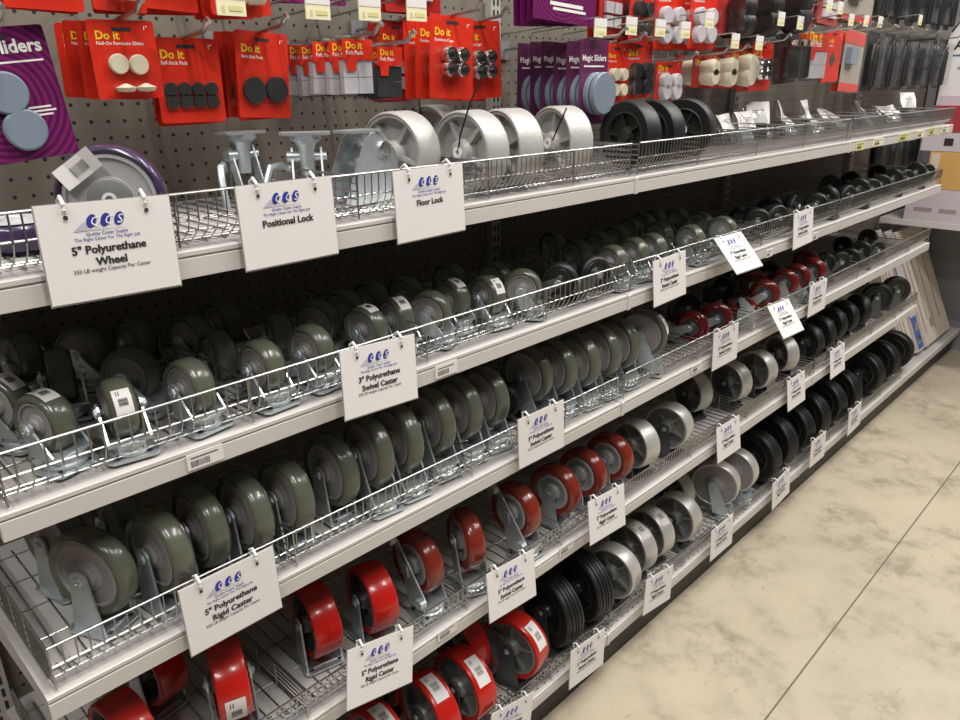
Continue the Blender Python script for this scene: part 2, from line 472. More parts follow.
KINDS = {}
def define(kind, D, w, hc, tyre, tstyle, hubm, hstyle, forkm, swivel=False, off=0., brake=False, rif=.74, words='', platem=None, noplate=False, hole=True):
    R = D/2; ri = R*rif; P = []
    xw = w/2 + .0065 + .0015
    platem = platem or forkm
    if not noplate:
        px, py = (w*.5+.014, D*.22+.009) if not swivel else (w*.5+.014, max(.026, D*.24))
        b = MB(); c = .006
        poly = [(-px+c, -py), (px-c, -py), (px, -py+c), (px, py-c), (px-c, py), (-px+c, py), (-px, py-c), (-px, -py+c)]
        b.extrude_z(poly, .0045, .0085)
        b.cur = 1
        for sx in (-1, 1):
            for sy in (-1, 1):
                b.lathe([(.0086, .0004), (.0089, .0042)], 'z', 8, (sx*(px-.012), sy*(py-.010), 0))
        P.append(('mounting_plate', b.mesh('mounting_plate', platem, M_ink), None))
        z0 = .0085
        b = MB()
        if swivel:
            rr = max(.024, D*.22)
            b.lathe([(z0, .001), (z0, rr*.95), (z0+.003, rr*1.05), (z0+.006, rr*1.05), (z0+.008, rr*.92), (z0+.010, rr*.92), (z0+.012, rr*1.0), (z0+.016, rr*1.0), (z0+.019, rr*.7), (z0+.019, .001)], 'z', 24)
            P.append(('swivel_raceway', b.mesh('swivel_raceway', platem, smooth=35), None))
            zb = z0 + .016; rb = rr*.95; b = MB()
            b.box(-xw-.0015, xw+.0015, -rb*.8, rb*.8, zb, zb+.004)
            base = [(-rb*.8, zb), (rb*.9, zb)]
        else:
            zb = z0; rb = D*.20
            b.box(-xw-.0015, xw+.0015, -rb, rb, zb, zb+.003)
            base = [(-rb, zb), (rb, zb)]
        rt = max(.011, D*.115)
        top = arc_pts(off, hc, rt, -.25, PI+.25)
        poly = base + top
        for sx in (-1, 1):
            b.extrude_x(poly, sx*xw-.0016, sx*xw+.0016)
        P.append(('fork', b.mesh('fork', forkm), None))
        b = MB()
        b.lathe([(-xw-.004, .0005), (-xw-.004, .0065), (-xw-.0015, .0075)], 'x', 6, (0, off, hc))
        b.lathe([(xw+.0015, .0075), (xw+.006, .0075), (xw+.006, .0005)], 'x', 6, (0, off, hc))
        b.lathe([(-xw-.005, .0035), (xw+.008, .0035), (xw+.008, .0005)], 'x', 8, (0, off, hc))
        P.append(('axle_bolt', b.mesh('axle_bolt', M_zinc, smooth=30), None))
        if brake:
            b = MB()
            b.extrude_x([(off+.034, hc+.052), (off+.020, hc+.060), (off-.062, hc-.040), (off-.050, hc-.050)], -xw-.0075, -xw-.0045)
            b.extrude_x([(off+.004, hc+.012), (off-.012, hc+.012), (off-.016, hc-.012), (off+.006, hc-.012)], -xw-.0095, -xw-.0016)
            P.append(('brake_lever', b.mesh('brake_lever', M_zinc), None))
            for y0_, z0_ in ((.020, .046), (-.066, -.056)):
                b = MB(); b.bbox(-xw-.020, -xw-.006, off+y0_, off+y0_+.020, hc+z0_, hc+z0_+.018, .004)
                P.append(('brake_pad', b.mesh('brake_pad', M_zinc), None))
    ty = tyre_mesh(R, w, ri, tyre, tstyle); hb = hub_mesh(ri, w, hubm, hstyle)
    st, bc = sticker_meshes(R if tstyle != 'groove' else R*1.01, w*.8)
    cz = hc if not noplate else R
    oy = off if not noplate else 0
    b = MB()
    if noplate:
        rb = ri*(.16 if kind != 'wb6' else .30)
        for sx in (-1,):
            b.lathe([(sx*w*.54, .0045), (sx*w*.585, .0045), (sx*w*.585, rb), (sx*w*.54, rb)], 'x', 14)
        bush = b.mesh('bushing', M_clip, smooth=35)
    else: bush = None
    KINDS[kind] = dict(P=P, ty=ty, hb=hb, st=st, bc=bc, c=Vector((0, oy, cz)), R=R, w=w, words=words, loose=noplate, bush=bush)

define('g3s', .078, .034, .060, M_olive, 'round', M_hubgrey, 'disc', M_zinc, True, .020, words='small olive swivel caster')
define('g5r', .127, .034, .089, M_olive, 'round', M_hubgrey, 'disc', M_zinc, words='large olive rigid caster', rif=.77)
define('g5s', .127, .034, .104, M_olive, 'round', M_hubgrey, 'disc', M_zinc, True, .030, words='large olive swivel caster', rif=.77)
define('r5r', .127, .050, .089, M_red, 'flat', M_iron, 'spoke', M_zinc, words='bright red rigid caster', rif=.84)
define('r5s', .127, .050, .104, M_red, 'flat', M_iron, 'spoke', M_zinc, True, .030, words='bright red swivel caster', rif=.84)
define('d5s', .127, .042, .104, M_dred, 'round', M_lhub, 'ring', M_zinc, True, .030, words='dark red swivel caster', rif=.68)
define('d5b', .127, .042, .104, M_dred, 'round', M_lhub, 'ring', M_zinc, True, .030, True, words='dark red swivel caster with brake', rif=.68)
define('d5r', .127, .042, .089, M_dred, 'round', M_lhub, 'ring', M_zinc, words='dark red rigid caster', rif=.68)
define('t5r', .127, .050, .089, M_steel, 'flat', M_irongrey, 'spoke', M_darkfork, words='silver steel rigid caster', rif=.90)
define('t6r', .150, .050, .100, M_steel, 'flat', M_irongrey, 'spoke', M_darkfork, words='silver steel rigid caster', rif=.90)
define('t6s', .150, .046, .118, M_steel, 'flat', M_hubgrey, 'disc', M_zinc, True, .034, words='silver steel swivel caster', rif=.90)
define('r6r', .160, .052, .104, M_red, 'flat', M_irongrey, 'spoke', M_darkfork, words='bright red rigid caster', rif=.86)
define('b8r', .188, .056, .106, M_black, 'groove', M_blackhub, 'spoke', M_darkfork, words='black rubber caster', rif=.66)
define('b5r', .127, .040, .089, M_black, 'round', M_blackhub, 'disc', M_darkfork, words='black caster', rif=.72)
define('b3s', .076, .030, .068, M_black, 'round', M_blackhub, 'disc', M_darkfork, True, .018, words='small black swivel caster', rif=.72)
define('m3s', .092, .034, .080, M_maroon, 'donut', M_iron, 'disc', M_zinc, True, .022, words='small maroon swivel caster', rif=.66)
define('wp5', .120, .034, 0, M_purple, 'round', M_pgrey, 'disc', M_zinc, words='loose purple wheel', noplate=True, rif=.84)
define('wg6', .138, .056, 0, M_castgrey, 'flat', M_castgrey, 'spoke', M_zinc, words='loose pale grey cast wheel', noplate=True, rif=.92)
define('wb6', .142, .044, 0, M_black, 'flat', M_blackhub, 'spoke', M_zinc, words='loose black rubber wheel', noplate=True, rif=.70)

PLACED = []
DEBUG = False
def place(kind, u, v, lv, yaw=0., tilt=(0, 0), sticker=None, spin=None, dz=.0, bush=True):
    """put one caster on shelf lv so that its wheel centre lies on the sight line of pixel (u,v)"""
    K = KINDS[kind]
    R3 = Matrix.Rotation(math.radians(yaw), 3, 'Z') @ Matrix.Rotation(math.radians(tilt[0]), 3, 'X') @ Matrix.Rotation(math.radians(tilt[1]), 3, 'Y')
    mn = 9
    for nm, me, _ in K['P']:
        for vt in me.vertices: mn = min(mn, (R3 @ vt.co).z)
    cc = R3 @ K['c']
    ax = R3 @ Vector((1, 0, 0))
    mn = min(mn, cc.z - K['R']*math.sqrt(max(0, 1-ax.z**2)) - K['w']/2*abs(ax.z))
    if not (tilt == (0, 0) and not K['loose']): mn -= .0042
    zc = DECK[lv] + dz + cc.z - mn if not (tilt == (0, 0) and not K['loose']) else DECK[lv] + dz + cc.z
    p = on_z(u, v, zc)
    hb_ = BH[lv]*.95                          # only what is lower than the fence has to stay behind it
    lows = [q.y for nm, me, _ in K['P'] for q in (R3 @ vt.co for vt in me.vertices) if q.z - mn < hb_]
    dzc = cc.z - mn - hb_
    if abs(dzc) < K['R']: lows.append(cc.y - math.sqrt(K['R']**2 - max(0, dzc)**2)*math.sqrt(max(.05, 1-ax.y**2)) - K['w']/2*abs(ax.y))
    ymin = min(lows); v0 = v
    for _ in range(120):                    # keep it behind the basket's front fence
        if p.y - cc.y + ymin > .008: break
        v -= .5; p = on_z(u, v, zc)
    if DEBUG and v0 - v > 4: print('CLAMP', kind, lv, u, v0, 'moved', v0-v)
    t = empty('loose_wheel' if K['loose'] else 'caster', '', 'wheel' if K['loose'] else 'caster', p - cc, R3.to_euler())
    for nm, me, _ in K['P']: obj(nm, me, t)
    sp = random.uniform(0, 2*PI) if spin is None else spin
    ty = obj('tyre', K['ty'], t, K['c'], (0, 0, 0))
    hb = obj('hub', K['hb'], ty); hb.rotation_euler = (sp, 0, 0)
    if K['bush'] and bush: obj('bushing', K['bush'], ty)
    if sticker is not None:
        s_ = obj('sticker', K['st'], ty, rot=(math.radians(sticker), 0, 0)); obj('barcode', K['bc'], ty, rot=(math.radians(sticker), 0, 0))
    PLACED.append((t, kind, lv, p, sticker is not None, tilt != (0, 0)))
    return t
# angles on the tyre: 90 = top, 180 = front (-y)

# --- top shelf
pw = place('wp5', 113, 198, 1, yaw=58)
b = MB(); b.lathe([(-.0190, .0003), (-.0190, .022), (-.0180, .024), (-.011, .0245)], 'x', 28); o_ = obj('centre_disc', b.mesh('centre_disc', M_irongrey, smooth=35), pw, KINDS['wp5']['c'])
b = MB(); q = Matrix.Rotation(math.radians(-35), 3, 'X')
b.add([Vector((-.0185 - .006*abs(a), 0, .060)) + q @ Vector((0, a*.024, c*.0125)) + Vector((0, .026, .036)) for c in (-1, 1) for a in (-1, -.4, .4, 1)], [(0, 1, 5, 4), (1, 2, 6, 5), (2, 3, 7, 6)])
tg_ = obj('paper_tag', b.mesh('paper_tag', M_paper), pw)
b = MB(); rs_ = random.Random(5)
for k in range(9):
    a0 = -.45+k*.09; a1 = a0 + rs_.choice((.03, .055))
    b.add([Vector((-.0222, 0, .060)) + q @ Vector((0, a*.024, c*.0125)) + Vector((0, .026, .036)) for a, c in ((a0, -.5), (a1, -.5), (a1, .4), (a0, .4))], [(0, 1, 2, 3)])
obj('barcode', b.mesh('barcode', M_ink), tg_)
place('wp5', 18, 232, 1, yaw=10, tilt=(0, 90))
for (u, v, ya) in ((400, 153, 10), (470, 153, 2), (508, 151, -8), (560, 157, -12), (434, 138, 8)):
    place('wg6', u, v, 1, yaw=ya)
for (u, v, ya) in ((630, 137, -8), (654, 135, -4), (684, 134, 12)):
    place('wb6', u, v, 1, yaw=ya, bush=(u == 684))

# --- second shelf (small olive casters)
S2 = [('g3s',48,421,20,100),('g3s',117,410,-8,150),('g3s',190,398,10,None),('g3s',6,402,30,120),
      ('g3s',58,376,-15,None),('g3s',131,374,40,None),('g3s',84,350,45,None),('g3s',27,354,10,None),('g3s',140,338,10,None),
      ('g3s',180,340,20,None),('g3s',224,358,-5,None),('g3s',262,371,5,None),('g3s',311,349,10,None),('g3s',280,336,-20,None),
      ('g3s',222,322,10,None),('g3s',334,320,25,None),('g3s',368,328,10,100),('g3s',394,319,-5,120),('g3s',350,308,20,None),('g3s',392,300,10,None),
      ('g3s',430,312,25,None),('g3s',457,298,5,110),('g3s',482,297,-5,140),('g3s',494,281,10,None),('g3s',523,288,35,None),('g3s',372,300,10,None),('g3s',455,280,10,None),
      ('g3s',553,247,0,None),('g3s',577,256,5,None),('g3s',598,247,5,None),('g3s',612,262,10,None),('g3s',634,254,5,None),('g3s',652,249,5,None),('g3s',616,240,8,None),
      ('g3s',630,232,4,None),('g3s',643,226,4,None),('g3s',657,222,6,None),('g3s',672,238,6,None),('g3s',690,240,10,None),('g3s',683,222,0,None),('g3s',708,226,10,None),('g3s',722,233,20,None)]
for k, u, v, ya, st in S2: place(k, u, v, 2, ya - (14 if u > 540 else 0), sticker=st)
for (u, v, ya, tl) in ((562,284,30,(80,0)),(588,279,70,(80,0)),(757,221,30,(80,0)),(775,224,60,(80,0)),(742,216,10,(0,80)),(770,208,20,(75,0)),(795,205,100,(80,0)),(812,207,20,(80,0)),(827,201,0,(0,0)),(836,186,20,(0,0)),(846,196,70,(80,0)),(860,188,10,(0,0)),
      (868,190,40,(80,0)),(880,184,20,(80,0)),(893,178,10,(0,0)),(904,179,50,(80,0)),(916,172,10,(0,0)),(925,173,40,(80,0)),(851,181,0,(80,0)),(878,174,0,(0,0))):
    place('b3s', u, v, 2, ya, tl)

# --- third shelf (large olive casters, then maroon and black ones)
S3 = [('g5r',94,570,26,None),('g5r',160,550,8,None),('g5r',201,525,0,None),('g5r',245,511,0,None),('g5r',286,494,0,None),('g5r',332,469,0,None),('g5r',60,540,15,None),
      ('g5s',368,452,-6,None),('g5s',398,437,-6,None),('g5s',430,420,-4,None),('g5s',458,407,-6,None),('g5s',484,396,-4,None),('g5r',118,520,4,None),
      ('g5s',526,374,4,None),('g5s',551,368,-6,None),('g5s',577,360,-6,None),('g5s',598,351,-6,None),('g5s',617,343,-4,None),('g5s',642,336,20,150)]
for k, u, v, ya, st in S3: place(k, u, v, 3, ya, sticker=st)
for k, u, v, ya, tl in (('m3s',692,326,10,(85,0)),('m3s',716,318,30,(85,0)),('m3s',742,312,20,(0,80)),('m3s',764,300,20,(70,0)),('m3s',754,283,20,(0,0)),('m3s',783,287,15,(0,0)),('m3s',796,277,10,(0,0)),('m3s',812,272,5,(0,0)),('m3s',806,262,5,(0,0)),
      ('b3s',508,398,20,(80,0)),('b3s',690,306,20,(80,0)),('b3s',715,300,70,(80,0)),('b3s',728,288,10,(80,0)),('b3s',826,262,20,(0,0)),('b3s',838,262,40,(80,0)),('b3s',850,258,10,(80,0)),('b3s',862,250,10,(0,0)),('b3s',874,250,50,(80,0)),('b3s',846,246,0,(0,0)),('b3s',868,238,0,(0,0)),('b3s',735,274,0,(0,0)),('b3s',770,272,0,(0,0))):
    place(k, u, v, 3, ya, tl)

# --- fourth shelf
S4 = [('r5s',126,735,5,None),('r5s',228,680,-18,195),('r5r',316,619,-12,None),('r5r',372,596,-12,None),('r5r',152,664,10,None),
      ('d5b',418,561,-2,None),('d5s',466,541,-22,None),('d5b',516,518,-2,None),('d5r',556,489,4,None),('d5r',583,472,2,None),('d5r',610,456,2,None),
      ('t5r',636,443,-10,None),('t5r',669,428,8,None),('t5r',692,391,-15,None),('t5r',731,381,-10,None),('t5r',757,369,-10,None),('t5r',781,353,-25,None),
      ('b5r',807,341,-12,None),('b5r',819,332,-12,None),('b5r',831,323,-12,None),('b5r',843,316,-12,None),('b5r',858,309,-30,None),('b5r',877,297,20,None),('b5r',895,290,40,None)]
for k, u, v, ya, st in S4: place(k, u, v, 4, ya, sticker=st)

# --- bottom shelf
S5 = [('r6r',381,742,-4,100),('r6r',430,709,-6,105),('r6r',468,686,-4,125),('r6r',509,653,10,140),('r6r',404,684,-4,None),('r6r',464,640,-4,None),
      ('b8r',552,621,-10,None),('b8r',582,593,-10,None),('t6r',613,570,6,None),('t6r',632,546,-8,110),('t6r',650,531,-8,115),('t6r',677,516,-2,None),('t6r',672,490,-8,None),
      ('t6s',716,496,14,None),('t6s',735,480,4,None),('b8r',754,456,-4,None),('b8r',772,441,-12,None),('b8r',790,432,-12,None),('b8r',806,421,-12,None),('b8r',823,411,-12,None),('b8r',838,398,-12,None),
      ('b8r',862,372,-8,None),('b8r',878,362,-8,None),('b8r',892,353,4,None)]
for k, u, v, ya, st in S5: place(k, u, v, 5, ya, sticker=st)

def relax():
    bpy.context.view_layer.update()
    for lv in DECK:
        recs = [r for r in PLACED if r[2] == lv]
        B = []
        for t, kind, _, p, st, ly in recs:
            xs, ys = [], []
            M3 = t.rotation_euler.to_matrix()
            pts = [vt.co for nm, me, _ in KINDS[kind]['P'] for vt in me.vertices] + [KINDS[kind]['c'] + vt.co for vt in KINDS[kind]['ty'].vertices]
            for q in pts:
                q = M3 @ q; xs.append(q.x); ys.append(q.y)
            k = .97
            cx, cy, hx, hy = (min(xs)+max(xs))/2, (min(ys)+max(ys))/2, (max(xs)-min(xs))/2*k, (max(ys)-min(ys))/2*k
            B.append([t.location.x+cx, t.location.y+cy, hx, hy, t.location.y+cy])
        o = [tuple(b) for b in B]
        for it in range(150):
            mv = 0
            for i in range(len(B)):
                for j in range(i+1, len(B)):
                    a, b = B[i], B[j]
                    px = a[2]+b[2]-abs(a[0]-b[0]); py = a[3]+b[3]-abs(a[1]-b[1])
                    if px <= 0 or py <= 0: continue
                    mv += 1
                    if px < py*1.1:
                        s_ = .25*px*(1 if a[0] < b[0] else -1); a[0] -= s_; b[0] += s_
                    else:
                        q = b if b[1] > a[1] else a
                        q[1] = q[1] + .5*py
                        if q[1] + q[3] > .395:
                            q[1] = .395 - q[3]; s_ = .25*px*(1 if a[0] < b[0] else -1); a[0] -= s_; b[0] += s_
            for b in B: b[0] = min(max(b[0], b[2]+.008), (3.645 if lv < 5 else 3.80)-b[2])
            if not mv: break
        if DEBUG: print('RELAX', lv, 'left', mv)
        for (r, b, q) in zip(recs, B, o):
            d = Vector((b[0]-q[0], b[1]-q[1], 0))
            if DEBUG and d.length > .02: print('MOVE', r[1], lv, [round(c, 3) for c in r[3]], [round(c, 3) for c in d])
            r[0].location += d; r[3].x += d.x; r[3].y += d.y
relax()
# labels for casters: by kind, row, shelf and section
groups = {}
for rec in PLACED:
    row = 'front' if rec[3].y < .165 else 'back'
    sec = ['near', 'middle', 'far', 'far'][min(3, int(rec[3].x/SEC))]
    groups.setdefault((KINDS[rec[1]]['words'], rec[2], rec[5], row, sec), []).append(rec)
for (words, lv, lying, row, sec), recs in groups.items():
    recs.sort(key=lambda r: r[3].x)
    for i, r in enumerate(recs):
        t = r[0]
        wd = ('tipped ' if lying else '') + words
        st = ' with sticker' if r[4] and len(words) < 26 else ''
        where = f'{row} row of {LEVELNAME[lv]} shelf, {sec} section'
        if len(recs) == 1: lab = f'{wd}{st} alone of its kind, {where}'
        else: lab = f'{ORD[i]} {wd}{st} from left, {where}'
        t['label'] = lab; t['group'] = f'{words}s on the {LEVELNAME[lv]} shelf'

# cable ties on the grey wheels
tie_specs = ((470, 152, 500, 82), (440, 100, 458, 150))
b = MB()
def tie_at(parent, pts):
    b = MB(); b.tube(pts, .0016, 5); return obj('cable_tie', b.mesh('cable_tie', M_tie), parent)
gw = [r for r in PLACED if r[1] == 'wg6']
tie_at(gw[1][0], [(-.031, 0, .07), (-.036, -.012, .10), (-.030, -.03, .15), (-.02, -.05, .195)])
tie_at(gw[3][0], [(-.030, -.01, .07), (-.031, -.03, .10), (-.028, -.05, .135)])
tie_at(gw[4][0], [(-.03, .0, .09), (-.031, .01, .13), (-.026, .02, .175)])

# ------------------------------------------------------------------ locks on the top shelf
def plate_with_holes(b, px, py, z0, z1):
    c = .006
    b.extrude_z([(-px+c, -py), (px-c, -py), (px, -py+c), (px, py-c), (px-c, py), (-px+c, py), (-px, py-c), (-px, -py+c)], z0, z1)
def positional_lock(u, v, yaw, label):
    zt = DECK[1] + .115
    p = on_z(u, v, zt)
    t = empty('positional_lock', label, 'lock', (p.x, p.y, DECK[1]+.004), (0, 0, math.radians(yaw)), 'zinc locks on the top shelf')
    b = MB(); plate_with_holes(b, .038, .022, .110, .114); obj('mounting_plate', b.mesh('mounting_plate', M_zinc), t)
    b = MB(); b.lathe([(.05, .001), (.05, .011), (.085, .012), (.098, .016), (.103, .024), (.110, .024)], 'z', 20); obj('neck', b.mesh('neck', M_zinc, smooth=40), t)
    for sx in (-1, 1):
        b = MB(); b.extrude_x([(.012, .088), (.0, .092), (-.030, .0), (-.016, .0)], sx*.022-.0015, sx*.022+.0015); obj('side_arm', b.mesh('side_arm', M_zinc), t)
    b = MB(); b.tube([(-.022, .02, .055), (-.04, .0, .066), (-.055, -.014, .064), (-.062, -.022, .045), (-.064, -.03, .005)], .0055, 8); obj('pedal_lever', b.mesh('pedal_lever', M_zinc, smooth=40), t)
    b = MB(); b.lathe([(-.03, .0005), (-.03, .009), (-.024, .009), (.024, .006), (.03, .006), (.03, .0005)], 'x', 10, (0, .002, .078)); obj('pivot_bolt', b.mesh('pivot_bolt', M_zinc, smooth=40), t)
    return t
positional_lock(240, 133, 10, 'zinc positional lock above its card, left of the pair')
positional_lock(305, 134, -35, 'zinc positional lock turned sideways, right of the pair')
def floor_lock(u, v, yaw, label):
    zt = DECK[1] + .115
    p = on_z(u, v, zt)
    t = empty('floor_lock', label, 'lock', (p.x, p.y, DECK[1]+.004), (0, 0, math.radians(yaw)), 'zinc locks on the top shelf')
    b = MB(); plate_with_holes(b, .036, .024, .109, .113); obj('mounting_plate', b.mesh('mounting_plate', M_zinc), t)
    for sy in (-1, 1):
        b = MB(); b.extrude_y([(-.062, .0), (-.010, .100), (.004, .108), (.012, .109)] + [(.028+.035*math.cos(a), .060+.035*math.sin(a)) for a in (1.3, .9, .5, .1)] + [(.064, 0)], sy*.026-.0015, sy*.026+.0015)
        obj('side_cheek', b.mesh('side_cheek', M_zinc), t)
    b = MB(); b.lathe([(-.032, .0005), (-.032, .013), (-.027, .013), (-.027, .007), (.027, .007), (.032, .010), (.032, .0005)], 'y', 14, (.03, 0, .082)); obj('pivot_bolt', b.mesh('pivot_bolt', M_chrome, smooth=40), t)
    b = MB(); b.tube([(.03, 0, .05), (.066, 0, .062), (.084, 0, .05), (.095, 0, .01)], .006, 8); obj('pedal', b.mesh('pedal', M_zinc, smooth=40), t)
    b = MB(); b.lathe([(.0, .0005), (.0, .018), (.02, .018), (.024, .009), (.07, .009)], 'z', 16); obj('foot', b.mesh('foot', M_zinc, smooth=40), t)
floor_lock(357, 131, 8, 'zinc floor lock with a broad rounded cheek beside the grey wheels')

# ------------------------------------------------------------------ hanging cards
SW, SH = .1405, .104
def card_meshes(lines, far=False):
    b = MB()
    b.box(0, SW, 0, .0012, -SH, 0); card = b.mesh('card', M_paper)
    b = MB(); b.box(-.0012, SW+.0012, .0013, .0018, -SH-.0022, .001); sl = b.mesh('sleeve', mat('sleeve_film', (.36, .34, .33), .25))
    cx = SW*.48; b = MB()
    # logo: three slanted ellipses with pale lettering, grey sweep below
    for i in range(3):
        ex, ez = cx-.0145+i*.0145, -SH*.19
        vs = [(ex + .0052*math.cos(a)+.0018*math.sin(a), -.0006, ez + .0072*math.sin(a)) for a in [2*PI*k/14 for k in range(14)]]
        b.add(vs, [tuple(range(14))])
    logo = b.mesh('logo', M_blue)
    b = MB(); text_into(b, 'Q C S', .0135, cx+.0005, -SH*.19-.0047, 0., shear=.25, y=-.0010); ll = b.mesh('logo_letters', M_whiteink)
    b = MB()
    b.add([(cx-.034, -.0005, -SH*.285), (cx-.022, -.0005, -SH*.19), (cx-.019, -.0005, -SH*.285)], [(0, 1, 2)])
    b.add([(cx-.019, -.0005, -SH*.285), (cx-.019, -.0005, -SH*.275), (cx+.031, -.0005, -SH*.285)], [(0, 1, 2)])
    sw = b.mesh('logo_sweep', M_lgrey)
    b = MB()
    text_into(b, 'Quality Caster Supply', .0050, cx, -SH*.335, .006, y=-.0006)
    text_into(b, 'The Right Caster For The Right Job', .0048, cx, -SH*.385, .006, y=-.0006)
    tl = b.mesh('tagline', M_blue)
    b = MB(); z = -SH*.385
    for i, (tx, sz, bold) in enumerate(lines):
        z -= sz*1.12
        for q_ in ((-.00025, .00025) if bold > .01 else (0,)): text_into(b, tx, sz, cx+q_, z, bold, y=-.0006-abs(q_)*.2*(q_ > 0))
    pr = b.mesh('lettering', M_ink)
    return dict(card=card, sleeve=sl, logo=logo, logo_letters=ll, logo_sweep=sw, tagline=tl, lettering=pr)
WT = ('350 LB weight Capacity Per Caster', .0058, .006)
def lines_for(*a): return [(x, .0122, .02) for x in a] + [WT]
CARDS = {
 'wheel': card_meshes(lines_for('5" Polyurethane', 'Wheel')),
 'pos': card_meshes([('Positional Lock', .0122, .02)]),
 'floor': card_meshes([('Floor Lock', .0122, .02)]),
 's3': card_meshes(lines_for('3" Polyurethane', 'Swivel Caster')),
 'r5': card_meshes(lines_for('5" Polyurethane', 'Rigid Caster')),
 's5': card_meshes(lines_for('5" Polyurethane', 'Swivel Caster')),
}
b = MB()
b.tube([(0, -.001, -.007), (0, -.003, -.005), (0, -.003, .0), (0, .006, .0075), (0, .014, .003), (0, .013, -.006)], .0022, 6)
clip_me = b.mesh('clip', M_clip, smooth=50)
b = MB(); b.lathe([(-.0016, .0003), (-.0018, .0026)], 'y', 10); hole_me = b.mesh('punched_hole', M_ink)
CARDPITCH = {1: 2, 2: 5, 3: 3, 4: 9, 5: 4}
def sign(kind, lv, TL, TR, label, y=-.009, roll=None, pitch=None):
    a = on_y(*TL, y); c = on_y(*TR, y)
    ang = math.atan2(c.z-a.z, c.x-a.x) if roll is None else math.radians(roll)
    mid = (a+c)/2
    rot = Matrix.Rotation(math.radians(-(CARDPITCH[lv] if pitch is None else pitch)), 3, 'X')
    R3 = rot @ Matrix.Rotation(-ang, 3, 'Y')
    loc = mid - R3 @ Vector((SW/2, 0, 0))
    t = empty('sign_card', label, 'sign', loc, R3.to_euler(), 'caster supply sign cards')
    for nm, me in CARDS[kind].items():
        if nm in ('card', 'sleeve', 'logo', 'tagline', 'lettering', 'logo_sweep'): o = obj(nm, me, t)
        if nm == 'logo': lo = o
        if nm == 'logo_letters': obj(nm, me, lo)
    for fx in (.2, .8):
        obj('clip', clip_me, t, (SW*fx, 0, 0)); obj('punched_hole', hole_me, t, (SW*fx, 0, -.014))
sign('wheel', 1, (33, 207), (168, 195), 'card reading five inch polyurethane wheel below the purple wheel')
sign('pos', 1, (235, 187), (331, 176), 'card reading positional lock on the top basket')
sign('floor', 1, (393, 172), (462, 163), 'card reading floor lock below the grey wheels')
sign('s3', 2, (340, 352), (414, 334), 'card reading three inch polyurethane swivel caster, second shelf', y=-.02)
sign('r5', 3, (178, 592), (273, 546), 'card reading five inch polyurethane rigid caster, nearest the left end')
sign('s5', 3, (519, 420), (563, 400), 'card on third shelf at the end of the first basket')
sign('r5', 4, (348, 652), (413, 625), 'card on fourth shelf below the bright red casters', y=-.02)
sign('s5', 4, (487, 575), (533, 549), 'card on fourth shelf below the dark red braked casters', y=-.02)
sign('r5', 4, (588, 503), (624, 483), 'card on fourth shelf below the dark red rigid casters', y=-.02)
sign('s3', 2, (653, 262), (686, 250), 'upright card on second shelf left of the swung-out one')
sign('r5', 2, (714, 239), (741, 231), 'card swung outward from the second shelf', roll=-1, pitch=42)
sign('s3', 2, (795, 214), (813, 207), 'rightmost card on the second shelf')
sign('s5', 3, (714, 334), (739, 322), 'card on third shelf below the tipped maroon casters')
sign('r5', 3, (768, 307), (788, 298), 'card swung outward from the third shelf', roll=-2, pitch=36)
sign('s5', 3, (811, 286), (827, 278), 'rightmost card on the third shelf')
sign('s5', 4, (787, 382), (805, 370), 'card on fourth shelf below the black casters, left one')
sign('r5', 4, (717, 429), (739, 415), 'card on fourth shelf below the silver casters')
sign('s5', 4, (830, 352), (845, 342), 'rightmost card on the fourth shelf')
sign('r5', 5, (490, 716), (536, 690), 'lowest card, cut off by the bottom of the picture', y=-.02)
sign('s5', 5, (570, 653), (606, 627), 'card on bottom shelf below the big black tyres', y=-.02)
sign('r5', 5, (646, 581), (674, 564), 'card on bottom shelf below the first silver casters', y=-.02)
sign('s5', 5, (711, 532), (734, 513), 'card on bottom shelf below the silver swivel casters', y=-.02)
sign('r5', 5, (772, 485), (791, 466), 'third card from the far end on the bottom shelf', y=-.02)
sign('s5', 5, (811, 443), (827, 430), 'second card from the far end on the bottom shelf', y=-.02)
sign('r5', 5, (849, 413), (862, 401), 'last card at the far end of the bottom shelf', y=-.02)

# price labels on the shelf edges
def price_label(u, v, w_, h_, face, label, ink=True, y=-.0005):
    p = on_y(u, v, y)
    t = empty('price_label', label, 'label', (p.x, y-.0018, p.z), group='shelf edge price labels')
    b = MB(); b.box(-w_/2, w_/2, 0, .0016, -h_/2, h_/2); obj('ticket', b.mesh('ticket', face), t)
    b = MB(); rs = random.Random(int(u)); x = -w_*.40
    while x < w_*.1:
        d = rs.choice((.0006, .0012)); b.add([(x, -.0003, -h_*.34), (x+d, -.0003, -h_*.34), (x+d, -.0003, h_*.05), (x, -.0003, h_*.05)], [(0, 1, 2, 3)]); x += d+.0009
    b.add([(-w_*.4, -.0003, h_*.2), (w_*.35, -.0003, h_*.2), (w_*.35, -.0003, h_*.27), (-w_*.4, -.0003, h_*.27)], [(0, 1, 2, 3)])
    o = obj('barcode', b.mesh('barcode', M_ink), t)
for i, (u, v, sh) in enumerate(((205, 457, 'second shelf edge under the olive casters at left'), (446, 369, 'second shelf edge right of the hanging card'), (696, 368, 'third shelf edge past the joint'), (447, 631, 'fourth shelf edge over the bright red wheels'), (566, 548, 'fourth shelf edge over the black tyres'), (769, 253, 'second shelf edge beside the swung-out card'), (815, 236, 'second shelf edge beside the rightmost card'))):
    price_label(u, v, .05 if i < 5 else .04, .022, M_paper, 'white barcode label on ' + sh)
